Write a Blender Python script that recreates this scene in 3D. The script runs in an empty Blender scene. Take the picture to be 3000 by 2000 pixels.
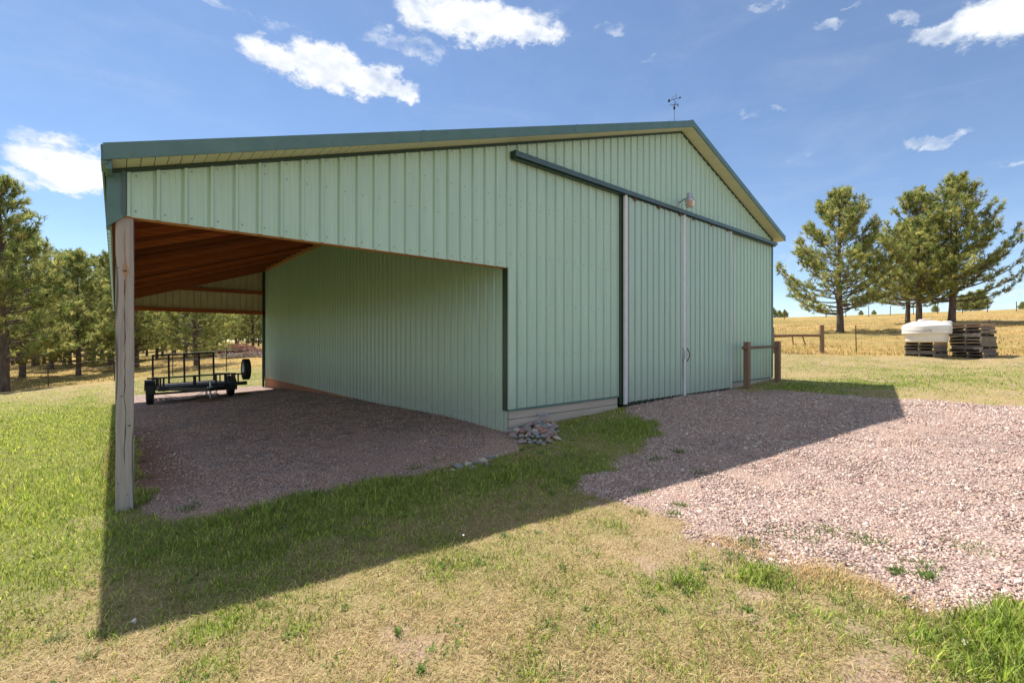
import bpy, math, random
import numpy as np
from mathutils import Vector, Matrix

# ------------------------------------------------------------------ camera, sky, sun
scene = bpy.context.scene
FPX = 1361.0                       # focal length in pixels of a 3000 px wide picture
H0 = 1.65
YAW = math.radians(49.5)           # heading measured from +X; the gable faces -Y
CF, SF = math.cos(YAW), math.sin(YAW)
cam_data = bpy.data.cameras.new("camera")
cam = bpy.data.objects.new("camera", cam_data)
scene.collection.objects.link(cam)
cam.location = (0, 0, H0)
cam.rotation_euler = (math.radians(90), 0, YAW - math.radians(90))
cam_data.sensor_width = 36.0
cam_data.lens = FPX / 3000 * 36.0
cam_data.clip_start = 0.05
cam_data.clip_end = 5000
scene.camera = cam

SUN_EL = math.radians(59.3)
SUN_AZ = math.radians(90.6)         # where the sun stands, measured from +X
world = bpy.data.worlds.new("World")
scene.world = world
world.use_nodes = True
scene.view_settings.view_transform = 'Standard'
scene.view_settings.look = 'None'
scene.view_settings.exposure = 0.90
scene.view_settings.gamma = 1.0
sun_data = bpy.data.lights.new("sun", 'SUN')
sun_data.energy = 4.3
sun_data.angle = math.radians(0.55)
sun_data.color = (1.0, 0.93, 0.83)
sun = bpy.data.objects.new("sun", sun_data)
scene.collection.objects.link(sun)
sdir = Vector((math.cos(SUN_EL) * math.cos(SUN_AZ), math.cos(SUN_EL) * math.sin(SUN_AZ), math.sin(SUN_EL)))
sun.rotation_euler = sdir.to_track_quat('Z', 'Y').to_euler()
sun.location = (0, 30, 40)


def view_dir(px, py):
    u = (px - 1500) / FPX
    v = (1000 - py) / FPX
    return Vector((CF + SF * u, SF - CF * u, v))


def build_world():
    nt = world.node_tree
    nt.nodes.clear()
    N = nt.nodes.new
    L = nt.links.new
    out = N('ShaderNodeOutputWorld')
    bg = N('ShaderNodeBackground')
    bg.inputs['Strength'].default_value = 0.10
    sky = N('ShaderNodeTexSky')
    sky.sky_type = 'NISHITA'
    sky.sun_disc = False
    sky.sun_elevation = SUN_EL
    sky.sun_rotation = math.radians(90) - SUN_AZ
    sky.altitude = 2200
    sky.air_density = 1.0
    sky.dust_density = 0.25
    sky.ozone_density = 1.0
    tc = N('ShaderNodeTexCoord')
    sep = N('ShaderNodeSeparateXYZ')
    L(tc.outputs['Generated'], sep.inputs[0])

    def math_node(op, a, b=None, c=None):
        n = N('ShaderNodeMath')
        n.operation = op
        for i, v in enumerate((a, b, c)):
            if v is None:
                continue
            if isinstance(v, (int, float)):
                n.inputs[i].default_value = v
            else:
                L(v, n.inputs[i])
        return n.outputs[0]
    az = math_node('ARCTAN2', sep.outputs[1], sep.outputs[0])
    el = math_node('ARCSINE', sep.outputs[2])
    comb = N('ShaderNodeCombineXYZ')
    L(az, comb.inputs[0]); L(el, comb.inputs[1])
    # ragged outlines: push the lookup about with noise
    mp = N('ShaderNodeMapping')
    mp.inputs['Scale'].default_value = (1, 1, 1.7)
    L(tc.outputs['Generated'], mp.inputs[0])
    n1 = N('ShaderNodeTexNoise'); n1.inputs['Scale'].default_value = 13; n1.inputs['Detail'].default_value = 9
    n1.inputs['Roughness'].default_value = 0.66
    L(mp.outputs[0], n1.inputs['Vector'])
    n2 = N('ShaderNodeTexNoise'); n2.inputs['Scale'].default_value = 24; n2.inputs['Detail'].default_value = 8
    n2.inputs['Roughness'].default_value = 0.6
    L(mp.outputs[0], n2.inputs['Vector'])
    off = N('ShaderNodeVectorMath'); off.operation = 'SUBTRACT'; off.inputs[1].default_value = (.5, .5, .5)
    L(n1.outputs['Color'], off.inputs[0])
    sc = N('ShaderNodeVectorMath'); sc.operation = 'SCALE'; sc.inputs['Scale'].default_value = 0.10
    L(off.outputs[0], sc.inputs[0])
    add = N('ShaderNodeVectorMath'); add.operation = 'ADD'
    L(comb.outputs[0], add.inputs[0]); L(sc.outputs[0], add.inputs[1])
    P = add.outputs[0]
    # (px, py, half width, half height, tilt deg, weight)
    puffs = [(820, 175, 125, 56, 0, 1.0), (950, 196, 160, 66, 0, 1.0), (1085, 232, 120, 54, 0, 1.0), (1185, 262, 50, 42, 0, .9),
             (1400, 55, 225, 80, 0, 1.05), (1270, 30, 130, 62, 0, .95), (1560, 95, 100, 45, 0, .9), (1190, 128, 130, 45, 0, .55),
             (150, 470, 120, 85, 0, 1.05), (240, 492, 120, 62, 0, .95), (150, 525, 90, 45, 0, .9), (40, 515, 60, 25, 8, .6),
             (2920, 45, 200, 100, 0, 1.05), (2770, 95, 130, 55, 0, .75), (2640, 65, 80, 24, -25, .5),
             (2240, 18, 70, 26, -20, .55), (2420, 90, 75, 32, -15, .5), (2530, 20, 60, 18, 0, .42), (1780, 92, 62, 18, -10, .42),
             (2750, 408, 110, 26, 0, .62), (1920, 180, 50, 14, 0, .36), (2240, 322, 90, 18, 2, .38), (2960, 478, 90, 10, -4, .42),
             (2900, 850, 200, 60, 0, .5), (2320, 740, 120, 60, 0, .40), (640, 15, 160, 25, 0, .38), (820, 90, 130, 22, 0, .33), (2300, 465, 90, 18, 0, .33),
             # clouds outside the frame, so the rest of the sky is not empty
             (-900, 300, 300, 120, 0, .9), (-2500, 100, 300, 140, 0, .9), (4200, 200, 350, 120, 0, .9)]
    total = None
    for (px, py, hw, hh, tilt, w) in puffs:
        d = view_dir(px, py).normalized()
        a0 = math.atan2(d.y, d.x); e0 = math.asin(d.z)
        d2 = view_dir(px + hw, py).normalized(); d3 = view_dir(px, py - hh).normalized()
        wa = max(abs(math.atan2(d2.y, d2.x) - a0), .005)
        we = max(math.asin(d3.z) - e0, .005)
        m = N('ShaderNodeMapping'); m.vector_type = 'TEXTURE'
        m.inputs['Location'].default_value = (a0, e0, 0)
        m.inputs['Rotation'].default_value = (0, 0, math.radians(-tilt))
        m.inputs['Scale'].default_value = (wa * 1.18, we * 1.22, 1)
        L(P, m.inputs[0])
        # azimuth grows to the left, so mirror is already right: cut z
        s = N('ShaderNodeVectorMath'); s.operation = 'MULTIPLY'; s.inputs[1].default_value = (1, 1, 0)
        L(m.outputs[0], s.inputs[0])
        ln = N('ShaderNodeVectorMath'); ln.operation = 'LENGTH'
        L(s.outputs[0], ln.inputs[0])
        f = math_node('SUBTRACT', 1.0, ln.outputs['Value'])
        f = math_node('MAXIMUM', f, 0.0)
        f = math_node('MULTIPLY', f, w * 2.0)
        f = math_node('MINIMUM', f, w)
        total = f if total is None else math_node('MAXIMUM', total, f)
    nz = math_node('MULTIPLY_ADD', n2.outputs['Fac'], 1.1, -0.55)
    dens = math_node('MULTIPLY_ADD', nz, 1.25, total)
    gate = math_node('MULTIPLY', dens, math_node('MINIMUM', math_node('MULTIPLY', total, 5.0), 1.0))
    ss = N('ShaderNodeMapRange'); ss.interpolation_type = 'SMOOTHSTEP'
    ss.inputs['From Min'].default_value = 0.12; ss.inputs['From Max'].default_value = 1.12
    L(gate, ss.inputs['Value'])
    # faint veil of high cloud
    mv = N('ShaderNodeMapping'); mv.inputs['Scale'].default_value = (1.2, 1.2, 5.0)
    L(tc.outputs['Generated'], mv.inputs[0])
    n3 = N('ShaderNodeTexNoise'); n3.inputs['Scale'].default_value = 3.0; n3.inputs['Detail'].default_value = 6
    n3.inputs['Roughness'].default_value = .55; n3.inputs['Distortion'].default_value = .6
    L(mv.outputs[0], n3.inputs['Vector'])
    veil = N('ShaderNodeMapRange'); veil.interpolation_type = 'SMOOTHSTEP'
    veil.inputs['From Min'].default_value = .48; veil.inputs['From Max'].default_value = .85
    veil.inputs['To Max'].default_value = .20; veil.inputs['To Min'].default_value = .07
    L(n3.outputs['Fac'], veil.inputs['Value'])
    alpha = math_node('MAXIMUM', ss.outputs[0], veil.outputs[0])
    # unseen bright clouds added behind the camera to lift and whiten the shade light
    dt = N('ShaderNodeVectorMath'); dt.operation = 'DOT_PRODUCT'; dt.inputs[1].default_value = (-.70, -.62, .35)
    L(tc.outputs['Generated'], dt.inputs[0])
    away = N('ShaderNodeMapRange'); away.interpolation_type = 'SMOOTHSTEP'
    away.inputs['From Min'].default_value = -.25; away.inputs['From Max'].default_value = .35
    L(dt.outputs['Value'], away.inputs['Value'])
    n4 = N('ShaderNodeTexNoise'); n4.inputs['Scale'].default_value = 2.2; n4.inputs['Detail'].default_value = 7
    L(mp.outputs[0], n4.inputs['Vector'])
    fill_cloud = N('ShaderNodeMapRange'); fill_cloud.interpolation_type = 'SMOOTHSTEP'
    fill_cloud.inputs['From Min'].default_value = .42; fill_cloud.inputs['From Max'].default_value = .56
    L(n4.outputs['Fac'], fill_cloud.inputs['Value'])
    alpha = math_node('MAXIMUM', alpha, math_node('MULTIPLY', away.outputs[0], fill_cloud.outputs[0]))
    # sky colour a little deeper than the raw sky model
    hsv = N('ShaderNodeHueSaturation')
    hsv.inputs['Saturation'].default_value = 1.08
    hsv.inputs['Hue'].default_value = 0.500
    hsv.inputs['Value'].default_value = SKY_V
    L(sky.outputs[0], hsv.inputs['Color'])
    ccol = N('ShaderNodeValToRGB')
    ccol.color_ramp.elements[0].position = .25; ccol.color_ramp.elements[0].color = (3.7, 4.05, 4.5, 1)
    ccol.color_ramp.elements[1].position = .95; ccol.color_ramp.elements[1].color = (6.3, 6.3, 6.35, 1)
    e = ccol.color_ramp.elements.new(.6); e.color = (5.1, 5.35, 5.7, 1)
    L(math_node('MULTIPLY_ADD', n1.outputs['Fac'], 1.3, math_node('MULTIPLY_ADD', gate, .35, -.28)), ccol.inputs[0])
    mix = N('ShaderNodeMix'); mix.data_type = 'RGBA'
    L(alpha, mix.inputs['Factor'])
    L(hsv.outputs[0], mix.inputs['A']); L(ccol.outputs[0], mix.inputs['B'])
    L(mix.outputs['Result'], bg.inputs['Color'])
    L(bg.outputs[0], out.inputs[0])


SKY_V = 0.92
build_world()

# ------------------------------------------------------------------ numeric helpers
rng = np.random.default_rng(7)
random.seed(7)


def _hash(ix, iy, seed):
    h = (ix.astype(np.int64) * 374761393 + iy.astype(np.int64) * 668265263 + seed * 1442695041) & 0xffffffff
    h = ((h ^ (h >> 13)) * 1274126177) & 0xffffffff
    h = h ^ (h >> 16)
    return (h & 0xffff) / 65535.0


def vnoise(x, y, scale, seed=0):
    x = np.asarray(x, float) * scale; y = np.asarray(y, float) * scale
    ix = np.floor(x); iy = np.floor(y)
    fx = x - ix; fy = y - iy
    fx = fx * fx * (3 - 2 * fx); fy = fy * fy * (3 - 2 * fy)
    a = _hash(ix, iy, seed); b = _hash(ix + 1, iy, seed)
    c = _hash(ix, iy + 1, seed); d = _hash(ix + 1, iy + 1, seed)
    return (a * (1 - fx) + b * fx) * (1 - fy) + (c * (1 - fx) + d * fx) * fy


def fbm(x, y, scale, seed=0, octaves=4):
    s = 0; a = 1; t = 0
    for o in range(octaves):
        s = s + a * vnoise(x, y, scale * 2 ** o, seed + o * 17)
        t += a; a *= .55
    return s / t


def smooth(a, b, x):
    t = np.clip((x - a) / (b - a), 0, 1)
    return t * t * (3 - 2 * t)


# ------------------------------------------------------------------ terrain heights
def polar(px, t):
    u = (px - 1500) / FPX
    return t * (CF + SF * u), t * (SF - CF * u)


ctrl = [(0, 5.85, 0), (2.5, 5.85, .07), (5, 5.85, .15), (8, 5.85, .29), (10.3, 5.85, .345), (12.8, 5.85, .355), (15.8, 5.85, .44),
        (16, 2.9, .45), (10.3, 1.7, .35), (5, 2.0, .12), (0, 0, 0.0), (0, 3.5, -.03), (-3, 3, 0), (-4, 8, -.08), (-5, 14, -.35),
        (13.8, .4, .42), (20, -1, .72), (8, -1.0, .25), (4, -2, .1), (0, -5, 0), (-8, -4, 0), (12, -6, .3), (20, -6, .75),
        (4.9, 7, .18), (4.9, 10, .15), (4.9, 15, .03), (4.9, 19.4, -.18), (4.9, 22, -.31), (.3, 12, -.12), (.5, 20, -.42), (.3, 16, -.28),
        (10, 14, .2), (15.8, 14, .6), (15.8, 22, .4), (10, 22, .0),
        (25.5, 3.6, .97), (26.3, 2.4, .97), (21, 2, .74), (23.6, 8.7, 1.08), (25.4, 7.2, 1.1), (18, 10, .7), (17, 1.5, .55)]
for (px, t, py) in [(10, 25, 1145), (230, 32, 1099), (574, 33, 1073), (66, 30, 1106), (250, 60, 1058), (0, 60, 1058), (700, 48, 1030), (560, 60, 1035),
                    (760, 60, 1020), (300, 100, 1035), (700, 100, 1005), (-400, 60, 1058), (-400, 25, 1140),
                    (700, 26, 1083), (450, 24, 1108),
                    (2462, 34, 973), (2691, 37, 950), (2789, 36, 945), (2500, 50, 950), (2900, 50, 925), (2260, 36, 968), (3100, 36, 935), (3200, 22, 1000), (2950, 22, 1003),
                    (2270, 90, 931), (2600, 90, 922), (2800, 90, 914), (3000, 90, 905), (3300, 90, 900), (1500, 90, 960), (1200, 90, 985),
                    (2270, 200, 938), (2600, 200, 930), (3000, 200, 925), (3500, 200, 925), (1500, 200, 970), (0, 220, 1015), (700, 220, 1000)]:
    x, y = polar(px, t)
    ctrl.append((x, y, H0 + t * (1000 - py) / FPX))
ctrl += [(-60, -60, 0), (60, -60, 2), (-100, 60, -1), (-300, -300, 0), (300, -300, 5), (-300, 300, -1), (-250, 50, -1), (50, -250, 2), (300, 300, 8)]
CT = np.array(ctrl, float)


def _k(d):
    return np.sqrt(d * d + .6)          # multiquadric


_A = _k(np.hypot(CT[:, None, 0] - CT[None, :, 0], CT[:, None, 1] - CT[None, :, 1]))
_W = np.linalg.solve(_A - np.eye(len(CT)) * 0.02, CT[:, 2] - .3)


def terr(x, y):
    x = np.atleast_1d(np.asarray(x, float)); y = np.atleast_1d(np.asarray(y, float))
    shp = x.shape
    xf = x.ravel(); yf = y.ravel()
    out = np.zeros(len(xf))
    for s in range(0, len(xf), 200000):
        e = s + 200000
        d = np.hypot(xf[s:e, None] - CT[None, :, 0], yf[s:e, None] - CT[None, :, 1])
        out[s:e] = _k(d) @ _W
    r = np.hypot(xf, yf)
    out = np.where(r > 280, out * np.clip(1 - (r - 280) / 500, 0, 1), out)
    out += (fbm(xf, yf, .9, 3, 3) - .5) * .05 * np.clip(r / 12, .35, 4)
    return (out + .3 * (1 - 0 * out)).reshape(shp)


def zt(x, y):
    return float(terr([x], [y])[0])


def ground_at(px, py):
    """point of the ground on the line of sight through a picture point of the photograph (3000 x 2000)"""
    d = view_dir(px, py)
    t = 1.0
    lo = 0.8
    step = 1.04
    prev = lo
    t = lo
    while t < 300:
        if H0 + d.z * t < zt(d.x * t, d.y * t):
            break
        prev = t
        t *= step
    a, b = prev, t
    for _ in range(14):
        m = (a + b) / 2
        if H0 + d.z * m < zt(d.x * m, d.y * m):
            b = m
        else:
            a = m
    return (d.x * b, d.y * b)


def D(px, py):   # same from the 2352 px wide view
    return ground_at(px * 3000 / 2352, py * 3000 / 2352)


# ------------------------------------------------------------------ ground cover layout
leanto_poly = [(.22, 5.6), D(316, 1183), D(420, 1186), D(560, 1166), D(700, 1132), D(840, 1105), D(960, 1092), D(1060, 1068), D(1130, 1052), (4.6, 5.1),
               (5.1, 5.9), (5.0, 22.8), (2.0, 23.4), (.5, 23.2), (.05, 20), (.25, 12)]
drive_poly = [(8.0, 5.9), D(1425, 925), D(1450, 948), D(1498, 968), D(1505, 1000), D(1440, 1045), D(1335, 1088), D(1312, 1110), D(1360, 1133), D(1425, 1158),
              D(1500, 1190), D(1560, 1215), D(1650, 1250), D(1760, 1290), D(1900, 1312), D(2000, 1345), D(2100, 1372), D(2200, 1392), D(2352, 1402),
              (4.5, -2.2), (5, -9), (14, -9), (15.5, -1.5), D(2352, 934), D(2200, 924), D(2060, 914), D(1900, 906), D(1790, 896), D(1720, 900), (13.0, 5.9)]
LP = np.array(leanto_poly); DP = np.array(drive_poly)


def poly_sd(x, y, P):
    """signed distance, negative inside"""
    x = np.asarray(x, float); y = np.asarray(y, float)
    d2 = np.full(x.shape, 1e9)
    inside = np.zeros(x.shape, bool)
    n = len(P)
    for i in range(n):
        ax, ay = P[i]; bx, by = P[(i + 1) % n]
        ex, ey = bx - ax, by - ay
        t = np.clip(((x - ax) * ex + (y - ay) * ey) / (ex * ex + ey * ey + 1e-12), 0, 1)
        d2 = np.minimum(d2, (x - ax - t * ex) ** 2 + (y - ay - t * ey) ** 2)
        c = ((ay > y) != (by > y)) & (x < ex * (y - ay) / (by - ay + 1e-12) + ax)
        inside ^= c
    d = np.sqrt(d2)
    return np.where(inside, -d, d)


def gravel_mask(x, y):
    n = (fbm(x, y, 2.2, 11, 4) - .5)
    r = np.hypot(x, y)
    a = poly_sd(x, y, LP) + n * .5
    b = poly_sd(x, y, DP) + n * np.where(x > 12, .5, .75)
    return np.maximum(1 - smooth(-.10, .10, a), 1 - smooth(-.16, .12, b))


dirt_blobs = [(D(1570, 1250), .55, .25), (D(1510, 1225), .34, .2), (D(1650, 1300), .36, .2), (D(1870, 1345), .3, .2), (D(1970, 1420), .2, .12), (D(1400, 960), .35, .25), (D(1180, 1020), .15, .12)]
green_blobs = [(D(2150, 860), 3.0, .45), (D(120, 1000), 2.2, 1.0), (D(60, 1120), 1.5, .9), (D(200, 1050), .8, 1.0), (D(120, 1240), .7, .6), (D(150, 960), 3.0, .8), (D(230, 1150), .5, .9),
               (D(700, 1175), .6, .8), (D(900, 1130), .6, .8), (D(1100, 1095), .5, .9), (D(1300, 1080), .6, .8), (D(1440, 985), .8, 1.0), (D(1330, 985), .5, .8), (D(500, 1215), .5, .7),
               (D(350, 1195), .35, .7), (D(1760, 1325), .17, 1.2), (D(1560, 1330), .14, .8), (D(1500, 1330), .12, .6), (D(2300, 1440), .35, 1.2), (D(2330, 1530), .3, 1.2), (D(2230, 1480), .2, .9),
               (D(1940, 1350), .12, .8), (D(1960, 1390), .12, .8), (D(1400, 1210), .2, .7), (D(500, 1450), .2, .5), (D(1000, 1290), .35, .45), (D(700, 1440), .12, .5),
               (D(1980, 1450), .2, .6), (D(2100, 1420), .3, .5), (D(1840, 890), 1.2, .9), (D(1990, 880), 1.4, .9), (D(1200, 1540), .15, .6), (D(480, 1540), .2, .6)]


def blobsum(x, y, L_):
    s = np.zeros(np.shape(x))
    for ((cx, cy), r, w) in L_:
        s = np.maximum(s, w * np.exp(-((x - cx) ** 2 + (y - cy) ** 2) / (r * r)))
    return s


def cover(x, y):
    """gravel, green, bare, field (0..1 each)"""
    g = gravel_mask(x, y)
    green = blobsum(x, y, green_blobs) + (fbm(x, y, 1.3, 21, 4) - .5) * 1.0 + (fbm(x, y, 6, 25, 3) - .5) * .5
    r = np.hypot(x, y)
    leftlawn = smooth(.5, -1.0, x) * smooth(3.2, 5.0, y) * smooth(36, 14, y)
    shade = smooth(2.5, 4.2, y) * smooth(-.3, .4, x) * smooth(10, 7, x)
    green = np.clip(green + leftlawn * .75 + shade * .42 + .18, 0, 1)
    # short dry lawn and golden field further off
    field = np.clip(smooth(26.4, 27.2, x + .48 * (y - 2)) + smooth(29, 36, y + .5 * x) * (x < 16), 0, 1)
    green = green * (1 - .62 * field)
    bare = np.clip(blobsum(x, y, dirt_blobs) * 1.9 + smooth(.64, .76, fbm(x, y, 1.7, 31, 4)) * .8, 0, 1)
    bare *= 1 - np.clip(shade * .7 + leftlawn, 0, 1)
    red = smooth(1.0, .35, x) * (x > -.1) * smooth(5.8, 7, y) * smooth(14, 9, y)
    return g, green, bare, field, red


# ------------------------------------------------------------------ mesh helpers
COL = scene.collection


def tag(o, label=None, cat=None, group=None, kind=None):
    if label: o['label'] = label
    if cat: o['category'] = cat
    if group: o['group'] = group
    if kind: o['kind'] = kind
    return o


def empty(name, loc=(0, 0, 0), rz=0):
    o = bpy.data.objects.new(name, None)
    o.empty_display_size = .2
    COL.objects.link(o)
    o.location = loc
    o.rotation_euler = (0, 0, rz)
    return o


def copy_tree(o, parent=None):
    c = o.copy()
    COL.objects.link(c)
    c.parent = parent
    if parent: c.matrix_parent_inverse = Matrix.Identity(4)
    for ch in list(o.children):
        copy_tree(ch, c)
    return c


class MB:
    def __init__(s):
        s.v = []; s.f = []; s.m = []

    def add(s, vs, fs, mi=0):
        b = len(s.v)
        s.v.extend([tuple(p) for p in vs])
        for f in fs:
            s.f.append(tuple(b + i for i in f)); s.m.append(mi)

    def box(s, x0, x1, y0, y1, z0, z1, mi=0):
        vs = [(x, y, z) for z in (z0, z1) for y in (y0, y1) for x in (x0, x1)]
        s.add(vs, [(0, 2, 3, 1), (4, 5, 7, 6), (0, 1, 5, 4), (2, 6, 7, 3), (0, 4, 6, 2), (1, 3, 7, 5)], mi)

    def bar(s, a, b, w, h, up=(0, 0, 1), mi=0):
        a = Vector(a); b = Vector(b)
        d = (b - a).normalized(); up = Vector(up)
        side = d.cross(up)
        if side.length < 1e-4: side = d.cross(Vector((1, 0, 0)))
        side.normalize(); u = side.cross(d).normalized()
        vs = []
        for p in (a, b):
            for (i, j) in ((-1, -1), (1, -1), (1, 1), (-1, 1)):
                vs.append(p + side * (i * w / 2) + u * (j * h / 2))
        s.add(vs, [(0, 1, 2, 3), (7, 6, 5, 4), (0, 4, 5, 1), (1, 5, 6, 2), (2, 6, 7, 3), (3, 7, 4, 0)], mi)

    def tube(s, pts, radii, n=8, mi=0, cap=True):
        pts = [Vector(p) for p in pts]
        if isinstance(radii, (int, float)): radii = [radii] * len(pts)
        b = len(s.v)
        ref = Vector((0, 0, 1))
        for i, p in enumerate(pts):
            d = (pts[min(i + 1, len(pts) - 1)] - pts[max(i - 1, 0)]).normalized()
            if abs(d.dot(ref)) > .95: r0 = Vector((1, 0, 0))
            else: r0 = ref
            a = d.cross(r0).normalized(); c = d.cross(a).normalized()
            for k in range(n):
                t = 2 * math.pi * k / n
                s.v.append(tuple(p + (a * math.cos(t) + c * math.sin(t)) * radii[i]))
        for i in range(len(pts) - 1):
            for k in range(n):
                k2 = (k + 1) % n
                s.f.append((b + i * n + k, b + i * n + k2, b + (i + 1) * n + k2, b + (i + 1) * n + k)); s.m.append(mi)
        if cap:
            s.f.append(tuple(b + k for k in range(n))[::-1]); s.m.append(mi)
            e = b + (len(pts) - 1) * n
            s.f.append(tuple(e + k for k in range(n))); s.m.append(mi)

    def lathe(s, prof, center=(0, 0, 0), axis='Z', n=24, mi=0):
        b = len(s.v)
        cx, cy, cz = center
        for (r, h) in prof:
            for k in range(n):
                t = 2 * math.pi * k / n
                p, q = r * math.cos(t), r * math.sin(t)
                if axis == 'Z': s.v.append((cx + p, cy + q, cz + h))
                elif axis == 'X': s.v.append((cx + h, cy + p, cz + q))
                else: s.v.append((cx + p, cy + h, cz + q))
        for i in range(len(prof) - 1):
            for k in range(n):
                k2 = (k + 1) % n
                s.f.append((b + i * n + k, b + i * n + k2, b + (i + 1) * n + k2, b + (i + 1) * n + k)); s.m.append(mi)

    def build(s, name, mats, parent=None, smooth_=False, bevel=0):
        me = bpy.data.meshes.new(name)
        me.from_pydata(s.v, [], s.f)
        if not isinstance(mats, (list, tuple)): mats = [mats]
        for m in mats: me.materials.append(m)
        me.polygons.foreach_set('material_index', s.m)
        if smooth_: me.polygons.foreach_set('use_smooth', [True] * len(s.f))
        me.update()
        o = bpy.data.objects.new(name, me)
        COL.objects.link(o)
        if parent: o.parent = parent
        if bevel:
            mo = o.modifiers.new('bevel', 'BEVEL'); mo.width = bevel; mo.segments = 2; mo.limit_method = 'ANGLE'
        return o


def np_mesh(name, V, tris, mat, cols=None, parent=None, quads=False, uvs=None, smooth_=False):
    me = bpy.data.meshes.new(name)
    k = tris.shape[1]
    me.vertices.add(len(V)); me.vertices.foreach_set('co', V.astype(np.float32).ravel())
    me.loops.add(tris.size); me.loops.foreach_set('vertex_index', tris.astype(np.int32).ravel())
    me.polygons.add(len(tris)); me.polygons.foreach_set('loop_start', np.arange(0, tris.size, k, dtype=np.int32))
    try: me.polygons.foreach_set('loop_total', np.full(len(tris), k, dtype=np.int32))
    except Exception: pass
    if smooth_: me.polygons.foreach_set('use_smooth', np.ones(len(tris), dtype=bool))
    me.materials.append(mat)
    me.update(calc_edges=True)
    if cols is not None:
        for nm, c in cols.items():
            at = me.attributes.new(nm, 'FLOAT_COLOR', 'POINT')
            c4 = np.ones((len(V), 4), np.float32); c4[:, :c.shape[1]] = c
            at.data.foreach_set('color', c4.ravel())
    o = bpy.data.objects.new(name, me)
    COL.objects.link(o)
    if parent: o.parent = parent
    return o


# ------------------------------------------------------------------ materials
class Mat:
    def __init__(s, name):
        s.m = bpy.data.materials.new(name); s.m.use_nodes = True
        s.nt = s.m.node_tree
        s.b = s.nt.nodes['Principled BSDF']

    def n(s, t): return s.nt.nodes.new(t)
    def l(s, a, b): s.nt.links.new(a, b)

    def coord(s, kind='Object', scale=(1, 1, 1), rot=(0, 0, 0)):
        tc = s.n('ShaderNodeTexCoord'); mp = s.n('ShaderNodeMapping')
        mp.inputs['Scale'].default_value = scale; mp.inputs['Rotation'].default_value = rot
        s.l(tc.outputs[kind], mp.inputs[0]); return mp.outputs[0]

    def noise(s, vec, scale, detail=5, rough=.6, dist=0):
        n = s.n('ShaderNodeTexNoise'); n.inputs['Scale'].default_value = scale; n.inputs['Detail'].default_value = detail
        n.inputs['Roughness'].default_value = rough; n.inputs['Distortion'].default_value = dist
        if vec is not None: s.l(vec, n.inputs['Vector'])
        return n.outputs['Fac']

    def ramp(s, fac, stops):
        r = s.n('ShaderNodeValToRGB'); cr = r.color_ramp
        while len(cr.elements) < len(stops): cr.elements.new(.5)
        for e, (p, c) in zip(cr.elements, stops):
            e.position = p; e.color = (*c, 1) if len(c) == 3 else c
        s.l(fac, r.inputs[0]); return r.outputs[0]

    def mix(s, f, a, b, mode='MIX'):
        m = s.n('ShaderNodeMix'); m.data_type = 'RGBA'; m.blend_type = mode
        for key, v in (('Factor', f), ('A', a), ('B', b)):
            i = m.inputs[key] if key == 'Factor' else [q for q in m.inputs if q.name == key and q.type == 'RGBA'][0]
            if isinstance(v, (int, float)): i.default_value = v
            elif isinstance(v, tuple): i.default_value = (*v, 1) if len(v) == 3 else v
            else: s.l(v, i)
        return [q for q in m.outputs if q.type == 'RGBA'][0]

    def mth(s, op, a, b=None, c=None):
        n = s.n('ShaderNodeMath'); n.operation = op
        for i, v in enumerate((a, b, c)):
            if v is None: continue
            if isinstance(v, (int, float)): n.inputs[i].default_value = v
            else: s.l(v, n.inputs[i])
        return n.outputs[0]

    def bump(s, h, strength=.3, dist=.01):
        b = s.n('ShaderNodeBump'); b.inputs['Strength'].default_value = strength; b.inputs['Distance'].default_value = dist
        s.l(h, b.inputs['Height']); s.l(b.outputs[0], s.b.inputs['Normal'])

    def attr(s, name):
        a = s.n('ShaderNodeAttribute'); a.attribute_name = name; return a.outputs['Color']

    def base(s, v):
        if isinstance(v, tuple): s.b.inputs['Base Color'].default_value = (*v, 1)
        else: s.l(v, s.b.inputs['Base Color'])
        return s

    def set(s, **k):
        for a, v in k.items():
            s.b.inputs[a.replace('_', ' ')].default_value = v
        return s


def mottled(name, c1, c2, scale=6, rough=.6, metal=0, bump=.15, bdist=.004, stretch=(1, 1, 1), spec=.5):
    m = Mat(name)
    v = m.coord('Object', stretch)
    f = m.noise(v, scale, 6, .62)
    m.base(m.ramp(f, [(.3, c1), (.7, c2)]))
    m.set(Roughness=rough, Metallic=metal)
    m.b.inputs['Specular IOR Level'].default_value = spec
    if bump: m.bump(m.noise(v, scale * 4, 4), bump, bdist)
    return m.m


def siding_mat(name, base, dark, gl=.32):
    m = Mat(name)
    v = m.coord('Object', (1, 1, .12))
    streak = m.noise(v, 9, 5, .6)
    v2 = m.coord('Object', (1, 1, 1))
    big = m.noise(v2, .8, 4, .5)
    c = m.ramp(streak, [(.25, dark), (.75, base)])
    c = m.mix(m.mth('MULTIPLY', big, .25), c, tuple(x * .86 for x in dark))
    # dust splashed up from the ground
    geo = m.n('ShaderNodeNewGeometry'); sp = m.n('ShaderNodeSeparateXYZ'); m.l(geo.outputs['Position'], sp.inputs[0])
    h = m.mth('MULTIPLY_ADD', sp.outputs[2], -1.25, 1.5)
    h = m.mth('MINIMUM', m.mth('MAXIMUM', h, 0.0), 1.0)
    c = m.mix(m.mth('MULTIPLY', h, m.mth('MULTIPLY', m.noise(v2, 7, 5, .7), .75)), c, (.34, .30, .26))
    m.base(c)
    m.set(Roughness=gl)
    m.bump(m.noise(m.coord('Object', (1, 1, .45)), 2.2, 3), .35, .012)
    return m.m


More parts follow.
